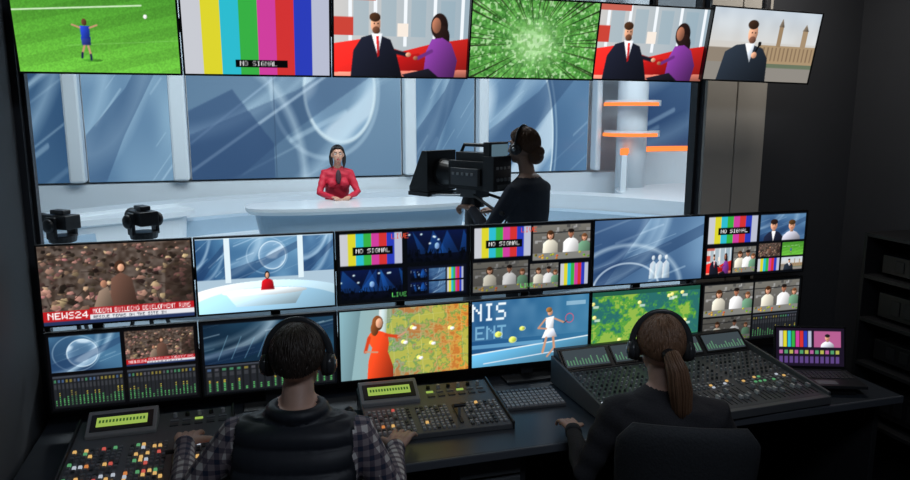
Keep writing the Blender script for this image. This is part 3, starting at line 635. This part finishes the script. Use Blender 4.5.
def strands(parent,path,rads,m,n,seed,name='ponytail'):
    rr=random.Random(seed); q=MB(); path=[Vector(p) for p in path]
    q.tube(path,[r*.8 for r in rads],m,12)
    for k in range(n):
        a=rr.uniform(0,6.28); r=rr.uniform(.6,1.1); pts=[]
        for i,p in enumerate(path):
            d=(path[min(i+1,len(path)-1)]-path[max(i-1,0)]).normalized(); x=d.cross(Vector((.3,.9,.1))).normalized(); y=d.cross(x); aa=a+i*.15
            pts.append(p+(x*math.cos(aa)+y*math.sin(aa))*rads[i]*r)
        q.tube(pts,[.0018]+[.003]*(len(path)-2)+[.0007],m,5,caps=False)
    q.obj(name,parent,smooth=True)
def seated(name,head,hy,chest,pel,sh_w,elb,wri,knee,ank,s,female,mats,hdir,puff=False,tilt=0.,voxel=.007,hcurl=.3,handup=None,hs=1.):
    """all joints in world space. hy = heading angle (0 faces +Y, positive turns to +X)"""
    e=empty(name); f=Vector((math.sin(hy),math.cos(hy),0)); side=Vector((math.cos(hy),-math.sin(hy),0)); up=Vector((0,0,1))
    q=MB(); ma=black; C=Vector(chest); P=Vector(pel); Hd=Vector(head)
    k=1. if not female else .88
    secs=[(P+up*-.10,.15*k,.12*k),(P+up*-.04,.19*k,.145*k),(P+up*.04,.19*k,.145*k),(P.lerp(C,.33),.165*k,.12*k),(P.lerp(C,.6),.178*k,.125*k),(P.lerp(C,.85),.2*k,.128*k),(C,.208*k,.118*k),(C+up*.045+f*.0,.185*k,.098*k),(C+up*.075+f*.01,.115*k,.075*k),(C+up*.10+f*.015,.07*k,.06*k)]
    q.loft(secs,side,f,ma)
    neck0=C+up*.06+f*.01; neck1=Hd-up*.075*s-f*.015; q.tube([neck0,neck1],[.054*k,.050*k],ma,16)
    th=Matrix.Rotation(tilt,3,side); hf=th@f; hu=th@up
    Lh,Mh=make_head(q,Hd,hf,side,hu,s,ma)
    if female: 
        for x in(-1,1): q.ell(C+f*.09+side*x*.075-up*.11,(.06,.055,.06),ma)
    arms=[]
    for x,el,w in((-1,elb[0],wri[0]),(1,elb[1],wri[1])):
        shp=C+side*x*sh_w+up*.005; el=Vector(el);w=Vector(w)
        q.tube([C+side*x*sh_w*.45+up*.02,shp,shp.lerp(el,.4),el,el.lerp(w,.35),w],[.07*k,.07*k,.058*k,.047*k,.044*k,.03*k],ma,16); arms.append((shp,el,w))
    for x,kn,an in((-1,knee[0],ank[0]),(1,knee[1],ank[1])):
        hp=P+side*x*.09*k; kn=Vector(kn);an=Vector(an); q.tube([hp,hp.lerp(kn,.5),kn,kn.lerp(an,.35),an],[.095*k,.085*k,.062*k,.06*k,.042*k],ma,16)
        q.tube([an-f*.03-up*.03,an+f*.06-up*.045,an+f*.16-up*.055],[.038,.04,.03],ma,12)
    if puff:
        pts=[C+up*.095+f*(.01+.07*math.cos(a))+side*.078*math.sin(a) for a in [2*math.pi*i/20 for i in range(21)]]; q.tube(pts,[.022]*21,ma,10,caps=False)
    nz=C.z+.075
    Ca,Pa=np.array(C),np.array(P); sv=np.array(side)
    def assign(c):
        r=np.zeros(len(c),int)
        for sh,el,w in arms:
            d=np.minimum(segd(c,sh,el),segd(c,el,w)); lat=np.abs((c-Ca)@sv)
            ar=(d<.085)&(lat>sh_w*(.93 if puff else .85))&((c[:,2]<C.z-.0)|(lat>sh_w*.97)); r[ar]=1
            r[(segd(c,el,w)<.07)]=1
        nd=segd(c,neck0,neck1)
        r[(c[:,2]>nz)&((nd<.062*k)|(c[:,2]>C.z+.15))]=2
        r[np.linalg.norm(c-np.array(Hd),axis=1)<.125]=2
        lg=(c[:,2]<P.z+.02); leg=np.zeros(len(c),bool)
        for kn,an in zip(knee,ank): leg|=segd(c,P,kn)<.17; leg|=segd(c,kn,an)<.09
        r[leg&lg&(r==0)]=3
        r[c[:,2]<.085]=4
        return r
    def disp(co):
        d=np.zeros(len(co))
        if puff:
            lat=np.abs((co-Ca)@sv); t=(lat<sh_w*.95)&(co[:,2]<C.z+.08)&(co[:,2]>P.z+.02); d[t]=.011*np.abs(np.sin((co[t,2]-.02)*math.pi/.062))**.6
        else: d+=.0025*np.sin(co[:,2]*70+co[:,0]*40)*(co[:,2]<nz)
        return d
    finalize(q,'body',e,voxel,assign,mats,3,disp)
    q=MB()
    for i,(sh,el,w) in enumerate(arms):
        x=-1 if i==0 else 1; hand(q,w,hdir[i],side*(-x),(handup[i] if handup else (0,0,1)),skin,hcurl,.98*(k if female else 1)*hs)
    finalize(q,'hands',e,.0028,lambda c:np.zeros(len(c),int),[mats[2]],2)
    q=MB()
    for i,(sh,el,w) in enumerate(arms):
        d=(w-el).normalized(); q.tube([w-d*.03,w-d*.002],[.036*k,.034*k],mats[1],16,caps=False)
    q.obj('cuffs',e,smooth=True)
    return e,Lh,Mh,arms,f,side
def plaid():
    m=mat('plaid_shirt',(.3,.3,.35),.8); nt=m.node_tree; b=nt.nodes['Principled BSDF']; tc=nt.nodes.new('ShaderNodeTexCoord')
    prev=None
    for ax,sc in(('X',9.),('Z',9.),('Y',9.)):
        w=nt.nodes.new('ShaderNodeTexWave'); w.bands_direction=ax; w.inputs['Scale'].default_value=sc; w.wave_profile='SIN'; nt.links.new(tc.outputs['Object'],w.inputs['Vector'])
        r=nt.nodes.new('ShaderNodeMath'); r.operation='GREATER_THAN'; r.inputs[1].default_value=.6; nt.links.new(w.outputs['Fac'],r.inputs[0])
        if prev is None: prev=r.outputs[0]
        else:
            ad=nt.nodes.new('ShaderNodeMath'); ad.operation='ADD'; nt.links.new(prev,ad.inputs[0]); nt.links.new(r.outputs[0],ad.inputs[1]); prev=ad.outputs[0]
    cr=nt.nodes.new('ShaderNodeValToRGB'); dv=nt.nodes.new('ShaderNodeMath'); dv.operation='DIVIDE'; dv.inputs[1].default_value=3; nt.links.new(prev,dv.inputs[0]); nt.links.new(dv.outputs[0],cr.inputs[0])
    cr.color_ramp.elements[0].color=(.7,.66,.65,1); cr.color_ramp.elements[1].color=(.03,.04,.08,1); cr.color_ramp.elements.new(.4).color=(.2,.15,.18,1)
    nt.links.new(cr.outputs[0],b.inputs['Base Color']); return m
PL=plaid(); vest=mat('quilted_vest',(.018,.021,.03),.55,noise=.2,nscale=80); trou=mat('trousers',(.02,.022,.03),.85); shoe=mat('shoes',(.01,.01,.01),.5)
hairm=mat('hair_dark_brown',(.04,.028,.022),.5,noise=.4,nscale=200); hairb=mat('hair_auburn',(.20,.105,.06),.45,noise=.4,nscale=200); hairk=mat('hair_black',(.01,.008,.008),.4,noise=.4,nscale=200)
hy=math.radians(15)
e,L,M,arms,f,side=seated('seated_technician_man',(.135,-.765,1.225),hy,(.12,-.85,1.0),(.06,-1.02,.55),.185,[(-.23,-.80,.82),(.40,-.93,.80)],[(-.245,-.49,.865),(.475,-.61,.81)],[(.02,-.62,.52),(.28,-.66,.52)],[(.03,-.50,.10),(.32,-.55,.10)],1.0,False,[vest,PL,skin,trou,shoe],[(.05,1,-.10),(.45,.9,.02)],puff=True,tilt=math.radians(-8),hs=1.12,hcurl=.2)
lip=mat('lip',(.4,.18,.15),.5)
face_bits(e,L,M,1,lip,hairm); hair_cap(e,L,M,1,hairm,.22,1,nst=1800,vol=1.03,messy=.8); headset(e,L,M,1)
dsw=mat('dark_sweater',(.026,.025,.03),.85,noise=.3,nscale=150,bump=.2)
hy2=math.radians(22)
e,L,M,arms,f,side=seated('seated_technician_woman',(1.345,-.92,1.205),hy2,(1.33,-.99,.985),(1.29,-1.10,.55),.165,[(1.08,-.90,.76),(1.62,-1.02,.76)],[(1.15,-.66,.815),(1.70,-.74,.80)],[(1.26,-.70,.52),(1.50,-.76,.52)],[(1.26,-.62,.10),(1.52,-.66,.10)],.95,True,[dsw,dsw,skin,trou,shoe],[(.15,1,-.02),(.15,1,.0)],tilt=math.radians(-6))
face_bits(e,L,M,.95,lip,hairb); hair_cap(e,L,M,.95,hairb,.2,3,nst=1800,vol=1.03,messy=.5); headset(e,L,M,.95)
strands(e,[L(.0,-.095,.0),L(.012,-.13,.0),L(.03,-.15,-.05),L(.045,-.14,-.12),L(.055,-.125,-.19),L(.06,-.12,-.25)],[.012,.022,.03,.034,.028,.008],hairb,160,4)
q=MB(); q.tube([L(0,-.1,.0),L(.008,-.122,.0)],[.02,.02],black,12); q.obj('hair_tie',e,smooth=True)
def chair(loc,rz,bh,name='office_chair',armz=.66,bw=.42):
    e=empty(name,loc,(0,0,rz)); fab=mat('chair_fabric',(.03,.032,.037),.8,noise=.3,nscale=120,bump=.2)
    q=MB(); q.loft([((0,0,.40),.2,.19),((0,0,.415),.235,.225),((0,0,.45),.24,.23),((0,0,.463),.22,.21)],Vector((1,0,0)),Vector((0,1,0)),fab,32,4); q.obj('seat',e,smooth=True)
    q=MB(); vs=[];nz=14;nx=18
    for sgn in(0,1):
        for j in range(nz+1):
            t=j/nz; z=.52+t*(bh-.52); ww=bw/2*(1-.25*(2*t-1)**6)*(1-.12*(1-t)); yb=-.22-.03*t+.03*math.sin(t*math.pi)
            for i in range(nx+1):
                u=2*i/nx-1; th=.022*(1-abs(u)**6)*(1-abs(2*t-1)**8)+.003; x=u*ww; zz=z-(.02*u*u if t>.9 else 0)
                vs.append((x,yb+.06*u*u+(th if sgn else -th),zz))
    K=(nx+1)*(nz+1); fs=[]
    for j in range(nz):
        for i in range(nx):
            a=j*(nx+1)+i; fs.append((a,a+1,a+nx+2,a+nx+1)); fs.append((K+a,K+a+nx+1,K+a+nx+2,K+a+1))
    bd=[i for i in range(nx+1)]+[j*(nx+1)+nx for j in range(1,nz+1)]+[nz*(nx+1)+i for i in range(nx-1,-1,-1)]+[j*(nx+1) for j in range(nz-1,0,-1)]
    for k in range(len(bd)): a,b=bd[k],bd[(k+1)%len(bd)]; fs.append((a,K+a,K+b,b))
    q.add(vs,fs,fab); q.obj('backrest',e,smooth=True)
    q=MB(); q.tube([(0,-.05,.40),(0,-.24,.41),(0,-.30,.5),(0,-.285,.66)],[.02,.02,.018,.015],dark,10,flat=.6); q.cyl((0,0,.40),(0,0,.12),.025,.03,silver); q.cyl((0,0,.13),(0,0,.08),.045,.05,dark)
    for i in range(5):
        a=2*math.pi*i/5+.3; c,s_=math.cos(a),math.sin(a); q.tube([(0,0,.1),(c*.27,s_*.27,.075)],[.022,.014],dark,8); q.cyl((c*.27-s_*.012,s_*.27+c*.012,.028),(c*.27+s_*.012,s_*.27-c*.012,.028),.027,.027,black,14)
    for x in(-1,1):
        q.tube([(x*.2,-.02,.42),(x*.275,-.02,.44),(x*.28,-.02,armz-.01)],[.013]*3,dark,8); q.box((x*.28,.02,armz),(.07,.24,.025),black)
    q.obj('frame',e,smooth=False,bevel=.004); return e
chair((1.335,-1.06,0),-math.radians(24),1.085,armz=.665,bw=.45)
chair((.06,-1.05,0),-math.radians(12),.80,armz=.62)
# ------------------------------------------------------------------ studio beyond the window
sw=mat('studio_white',(.72,.79,.84),.35,noise=.03,nscale=3); sfl=mat('studio_floor_gloss',(.42,.53,.62),.18,noise=.06,nscale=2); sblue=mat('studio_step_blue',(.36,.50,.63),.35)
slab('floor_studio',(-6,YW+.13,-.1),(12,9.2,0),sfl)
slab('ceiling_studio',(-6,YW+.13,4.4),(12,9.2,4.5),mat('studio_ceiling',(.05,.05,.05),.9))
slab('wall_studio_back',(-6,8.35,0),(12,8.45,4.4),sw); slab('wall_studio_left',(-6.1,YW+.13,0),(-6,9.2,4.4),sw); slab('wall_studio_right',(12,YW+.13,0),(12.1,9.2,4.4),sw)
SET=empty('news_studio_set')
q=MB(); q.arc((1.4,12.0),4.1,8.0,0,.3,math.pi*1.1,math.pi*1.9,sfl,64); q.obj('stage',SET)
zb,zt_=1.04,3.6; zc=(zb+zt_)/2; zh=zt_-zb
def vw(x0,x1,pf,res=(400,224),y=8.0,k=[0]):
    k[0]+=1; e=SET
    imgmesh('backdrop_screen_%d'%k[0],pf,x1-x0,zh,VW,e,((x0+x1)/2,y-.03,zc),res=res)
    q=MB(); q.box((0,.02,0),(x1-x0+.02,.08,zh+.0),white); q.obj('backdrop_case_%d'%k[0],e,((x0+x1)/2,y,zc))
DK=(.16,.28,.44)
def big(a):
    p_swoosh(a,17,(.30,.43,.56),(.50,.63,.74),globe=(.70,.50,.17),dkb=DK); rect(a,.386,0,.39,1,(.22,.32,.44),.6)
    ring(a,.1,1.0,.42,.7,.05,(.86,.94,.99),.5,1.); line(a,.0,.95,.9,.2,.012,(.85,.93,1),.5); line(a,.0,.8,.7,.15,.008,(.8,.9,1),.4)
    poly(a,[(0,.62),(.2,.5),(.38,.8),(.38,1),(0,1)],(.14,.26,.44),.5,False)
vw(-4.2,-2.28,lambda a:p_swoosh(a,3,(.14,.26,.42),(.28,.44,.58),dkb=DK))
vw(-2.06,-.97,lambda a:p_swoosh(a,22,(.32,.47,.62),(.60,.74,.84),dkb=DK),res=(240,400))
vw(-.72,2.34,big)
vw(2.56,3.52,lambda a:p_swoosh(a,12,(.28,.43,.58),(.52,.66,.78),dkb=DK),res=(200,400))
vw(3.72,5.5,lambda a:p_swoosh(a,31,(.20,.35,.52),(.46,.62,.76),globe=(.3,.8,.35),dkb=DK))
vw(6.4,9.6,lambda a:p_swoosh(a,41,(.16,.27,.44),(.34,.48,.62),dkb=DK))
q=MB()
for x,w in((-2.17,.2),(-.845,.22),(2.45,.18),(3.62,.16),(5.6,.1)): q.box((x,7.86,2.65),(w,.22,3.2),sw)
q.obj('pillars',SET,bevel=.03)
q=MB(); q.box((2,8.05,.5),(15.8,.3,1.02),sw); q.obj('plinth',SET)
q=MB(); cx,cy=1.4,2.6
q.arc((cx,cy),4.82,5.25,0,.84,math.radians(25),math.radians(165),sw,64); q.arc((cx,cy),4.5,4.8,0,.64,math.radians(25),math.radians(165),sblue,64); q.arc((cx,cy),4.2,4.5,0,.44,math.radians(25),math.radians(165),sw,64)
q.obj('curved_steps',SET)
og=emat('led_orange',(1,.22,.05),1.6); wg=emat('led_white',(.8,.92,1),1.2)
q=MB(); pc=(6.9,6.4)
for r,z0,z1,m in((1.9,0,.42,sw),(1.7,.42,.62,sblue),(1.5,.62,.8,sw)): q.arc(pc,.02,r,z0,z1,0,2*math.pi,m,64)
q.arc(pc,1.89,1.915,.36,.4,0,2*math.pi,wg,64); q.obj('podium_tiers',SET)
q=MB(); q.arc(pc,1.35,1.45,1.35,1.43,math.radians(20),math.radians(160),og,40); q.arc(pc,1.36,1.44,.8,1.35,math.radians(20),math.radians(160),sw,40); q.obj('podium_backrest',SET)
q=MB(); rc=(6.05,7.5); q.cyl((*rc,0),(*rc,4.3),.24,.24,sw,32); q.obj('ring_pillar',SET,smooth=True)
q=MB()
for z,r in((2.72,.44),(2.14,.44),(1.66,.44)):
    q.arc(rc,r-.14,r,z-.045,z+.045,0,2*math.pi,sw,40); q.arc(rc,r-.0,r+.02,z-.045,z+.01,math.radians(150),math.radians(300),og,40)
q.obj('led_rings',SET)
s1,f1=Vector((1,0,0)),Vector((0,1,0))
q=MB(); q.loft([((-2.2,6.1,0),1.5,.35),((-2.2,6.1,.72),1.55,.38),((-2.2,6.1,.74),1.65,.42),((-2.2,6.1,.8),1.65,.42)],Vector((.94,.34,0)),Vector((-.34,.94,0)),sw,48,3.); q.obj('side_counter',SET)
# anchor desk
e=empty('anchor_desk',(1.35,5.55,.3)); q=MB()
q.loft([((0,0,0),1.15,.34),((0,0,.5),1.25,.36),((0,0,.55),1.25,.36)],s1,f1,sblue,48,3.2); q.obj('desk_base',e)
q=MB(); q.loft([((0,-.02,.56),1.33,.42),((0,-.02,.60),1.36,.44),((0,-.02,.635),1.36,.44)],s1,f1,mat('desk_white_top',(.78,.84,.88),.15),56,3.2); q.obj('desk_surface',e)
redb=mat('red_blazer',(.55,.012,.04),.6,noise=.1,nscale=80)
e,L,M,arms,f,side=seated('news_anchor',(1.13,6.10,1.475),math.pi+.05,(1.13,6.18,1.23),(1.13,6.28,.80),.155,[(1.37,6.08,1.0),(.89,6.08,1.0)],[(1.23,5.86,.968),(1.03,5.86,.968)],[(1.26,6.1,.76),(1.0,6.1,.76)],[(1.26,6.12,.40),(1.0,6.12,.40)],.98,True,[redb,redb,skin2,trou,shoe],[(-.5,-1,-.05),(.5,-1,-.05)],voxel=.01,tilt=0.05)
face_bits(e,L,M,.98,mat('lip_red',(.5,.08,.08),.4),hairk); hair_cap(e,L,M,.98,hairk,.3,6,nst=500,vol=1.08)
q=MB()
for x in(-1,1): q.tube([L(x*.07,-.02,.05),L(x*.085,-.02,-.03),L(x*.08,-.01,-.10),L(x*.075,.02,-.16)],[.02,.025,.024,.008],hairk,10)
q.obj('hair_sides',e,smooth=True)
q=MB(); q.ell((1.13,6.065,1.20),(.035,.02,.09),mat('blouse_dark',(.05,.02,.03),.6)); q.obj('blouse',e,smooth=True)
e=empty('anchor_stool',(1.13,6.32,.3)); q=MB(); q.cyl((0,0,.0),(0,0,.03),.2,.2,silver,24); q.cyl((0,0,.03),(0,0,.34),.03,.03,silver); q.ell((0,0,.36),(.2,.2,.05),dark); q.obj('stool_body',e,smooth=True)
# camera operator (standing)
def standing():
    hy=math.radians(-38); base=Vector((1.88,1.62,0)); e=empty('camera_operator'); f=Vector((math.sin(hy),math.cos(hy),0)); side=Vector((math.cos(hy),-math.sin(hy),0)); up=Vector((0,0,1))
    q=MB(); m=black; P=base+up*.98; C=base+up*1.47
    q.loft([(P-up*.12,.14,.11),(P-up*.05,.175,.13),(P+up*.03,.172,.125),(P.lerp(C,.35),.155,.112),(P.lerp(C,.7),.19,.12),(C,.205,.115),(C+up*.05,.18,.095),(C+up*.08,.11,.075),(C+up*.11,.068,.06)],side,f,m)
    Hd=base+up*1.765+f*.05; q.tube([C+up*.06,Hd-up*.075-f*.015],[.056,.053],m,16); L,M=make_head(q,Hd,f,side,up,1.05,m)
    arms=[]
    for x,el,w in((-1,base+f*.16-side*.27+up*1.2,base+f*.36-side*.17+up*1.33),(1,base+f*.12+side*.27+up*1.18,base+f*.34+side*.12+up*1.28)):
        sh=C+side*x*.19; q.tube([C+side*x*.08+up*.02,sh,sh.lerp(el,.5),el,el.lerp(w,.4),w],[.068,.068,.056,.047,.045,.033],m,14); arms.append((sh,el,w))
    for x in(-1,1):
        hp=P+side*x*.09; kn=base+side*x*.11+f*.03+up*.5; an=base+side*x*.12+up*.09; q.tube([hp,hp.lerp(kn,.5),kn,kn.lerp(an,.35),an],[.095,.085,.06,.058,.042],m,14); q.tube([an-f*.04-up*.045,an+f*.07-up*.045,an+f*.15-up*.052],[.036,.04,.03],m,10)
    def assign(c):
        r=np.zeros(len(c),int); r[c[:,2]>C.z+.09]=1; r[c[:,2]<P.z-.04]=2
        for sh,el,w in arms: r[(segd(c,el,w)<.07)]=0; r[np.linalg.norm(c-np.array(w),axis=1)<.035]=1
        r[c[:,2]<.08]=3; return r
    navy=mat('navy_sweatshirt',(.03,.036,.055),.85,noise=.2,nscale=60)
    finalize(q,'body',e,.01,assign,[navy,skin,trou,shoe])
    q=MB()
    for i,(sh,el,w) in enumerate(arms): hand(q,w,f+up*.15,side*(1 if i==0 else -1),up,skin,.75)
    finalize(q,'hands',e,.004,lambda c:np.zeros(len(c),int),[skin],2)
    hb=mat('hair_brown',(.17,.085,.05),.5,noise=.3,nscale=150)
    face_bits(e,L,M,1.05,lip,hb); hair_cap(e,L,M,1.05,hb,.28,8,nst=700,vol=1.1); headset(e,L,M,1.05,over=.135)
    q=MB(); q.ell(L(0,-.10,-.06),(.055,.05,.055),hb); q.ell(L(0,-.12,-.03),(.04,.04,.04),hb); q.obj('hair_nape',e,smooth=True)
standing()
# studio camera on pedestal
hy=math.radians(-30); e=empty('studio_camera',(1.57,1.92,0),(0,0,-hy)); q=MB()
q.box((0,-.02,1.56),(.17,.36,.2),black); q.box((0,-.03,1.69),(.10,.3,.06),dark); q.box((.0,-.23,1.58),(.19,.1,.24),dark); q.box((.1,-.05,1.56),(.03,.3,.14),grey); q.box((-.1,-.02,1.55),(.03,.26,.12),grey)
q.box((.02,-.2,1.735),(.2,.06,.12),black); q.box((.02,-.235,1.735),(.16,.02,.09),emat('viewfinder',(.25,.4,.5),.4))
q.tube([(0,-.2,1.72),(0,-.18,1.77),(0,.08,1.77),(0,.12,1.7)],[.014]*4,dark,8)
q.cyl((0,.16,1.56),(0,.28,1.56),.075,.095,dark,24); q.cyl((0,.28,1.56),(0,.31,1.56),.1,.1,black,24)
for k in range(5): q.box((.118,-.15+k*.05,1.6),(.008,.03,.02),lgrey); q.box((-.118,-.1+k*.045,1.57),(.008,.025,.02),lgrey)
for k in range(4): q.box((-.06+k*.04,-.284,1.62),(.022,.008,.02),lgrey); q.cyl((-.06+k*.04,-.28,1.54),(-.06+k*.04,-.295,1.54),.012,.012,silver,12)
q.box((0,-.284,1.49),(.12,.008,.03),grey)
q.obj('camera_body',e,bevel=.006)
q=MB(); q.prism([(.31,1.42),(.34,1.42),(.50,1.42),(.50,1.46),(.37,1.72),(.31,1.72)],-.15,.15,black); q.box((0,.41,1.40),(.30,.22,.03),dark); q.box((0,.52,1.43),(.26,.02,.05),grey)
for x in(-.12,.12): q.cyl((x,.0,1.42),(x,.45,1.39),.009,.009,silver,10)
q.obj('teleprompter',e,bevel=.004)
q=MB(); q.box((0,0,1.43),(.14,.2,.06),grey); q.cyl((0,0,1.40),(0,0,1.33),.07,.09,dark); q.cyl((0,0,1.34),(0,0,.25),.055,.075,grey); q.cyl((0,0,.28),(0,0,.12),.16,.34,dark,6)
for i in range(3):
    a=2*math.pi*i/3+.5; c,s_=math.cos(a),math.sin(a); q.box((c*.33,s_*.33,.11),(.14,.14,.1),dark); q.cyl((c*.36-s_*.03,s_*.36+c*.03,.06),(c*.36+s_*.03,s_*.36-c*.03,.06),.06,.06,black,16)
q.arc((0,0),.2,.225,.92,.945,0,2*math.pi,black,32)
for x in(-1,1): q.box((x*.11,0,.932),(.2,.02,.02),dark)
q.obj('pedestal',e,bevel=.004)
q=MB()
for x in(-1,1): q.tube([(x*.07,-.08,1.42),(x*.14,-.3,1.36),(x*.16,-.42,1.33)],[.011,.011,.016],black,8)
q.tube([(.1,-.25,1.6),(.2,-.2,1.3),(.16,-.05,1.0),(.08,.0,.6)],[.008]*4,black,6); q.obj('pan_bars',e,smooth=True)
for (x,y,z,r) in((-.71,2.5,1.14,.5),(-1.29,2.75,1.10,.9)):
    e=empty('robotic_camera',(x,y,0),(0,0,r)); q=MB(); q.box((0,0,z+.12),(.13,.24,.1),black); q.cyl((0,.12,z+.12),(0,.2,z+.12),.045,.055,dark); q.box((0,.0,z+.19),(.07,.13,.03),dark)
    for sx in(-1,1): q.box((sx*.085,0,z+.08),(.025,.09,.16),dark); q.ell((sx*.11,0,z+.1),(.03,.05,.05),dark)
    q.cyl((0,0,z+.02),(0,0,z-.03),.1,.09,dark); q.obj('pan_tilt_head',e,bevel=.006)
    q=MB(); q.cyl((0,0,z-.02),(0,0,.55),.035,.04,dark)
    for i in range(3):
        a=2*math.pi*i/3+.2; q.tube([(0,0,z-.1),(math.cos(a)*.25,math.sin(a)*.25,.02)],[.018,.014],dark,8)
    q.obj('tripod',e,smooth=True)
# lamps
def area(name,loc,rot,sx,sy,pw,col):
    l=bpy.data.lights.new(name,'AREA'); l.shape='RECTANGLE'; l.size=sx; l.size_y=sy; l.energy=pw; l.color=col; o=bpy.data.objects.new(name,l); COL.objects.link(o); o.location=loc; o.rotation_euler=rot; return o
area('studio_softbox',(0,5,4.3),(math.radians(15),0,0),4,2,205,(.88,.95,1)); area('studio_softbox',(5.5,5,4.3),(math.radians(15),0,0),4,2,205,(.90,.95,1)); area('studio_key_light',(1.2,3.2,4.0),(math.radians(40),0,0),1.2,.8,60,(1,.97,.93))
area('ceiling_light_panel',(.9,-2.3,2.88),(math.radians(12),0,0),1.4,.7,17,(.76,.86,1)); area('ceiling_spot_panel',(2.45,-.25,2.88),(math.radians(10),0,0),.35,.15,5,(1,.92,.82))
wd=bpy.data.worlds.new('world'); S.world=wd; wd.use_nodes=True; wd.node_tree.nodes['Background'].inputs[0].default_value=(.05,.06,.08,1); wd.node_tree.nodes['Background'].inputs[1].default_value=.3
# ------------------------------------------------------------------ camera
cam=bpy.data.cameras.new('camera'); co=bpy.data.objects.new('camera',cam); COL.objects.link(co); S.camera=co
cam.sensor_width=36; cam.lens=36*720/910; cam.clip_start=.05; co.location=(0,-3.0,2.0)
p=math.atan(128/720); phi=math.radians(16.3); co.rotation_euler=(math.pi/2-p,0,-phi)
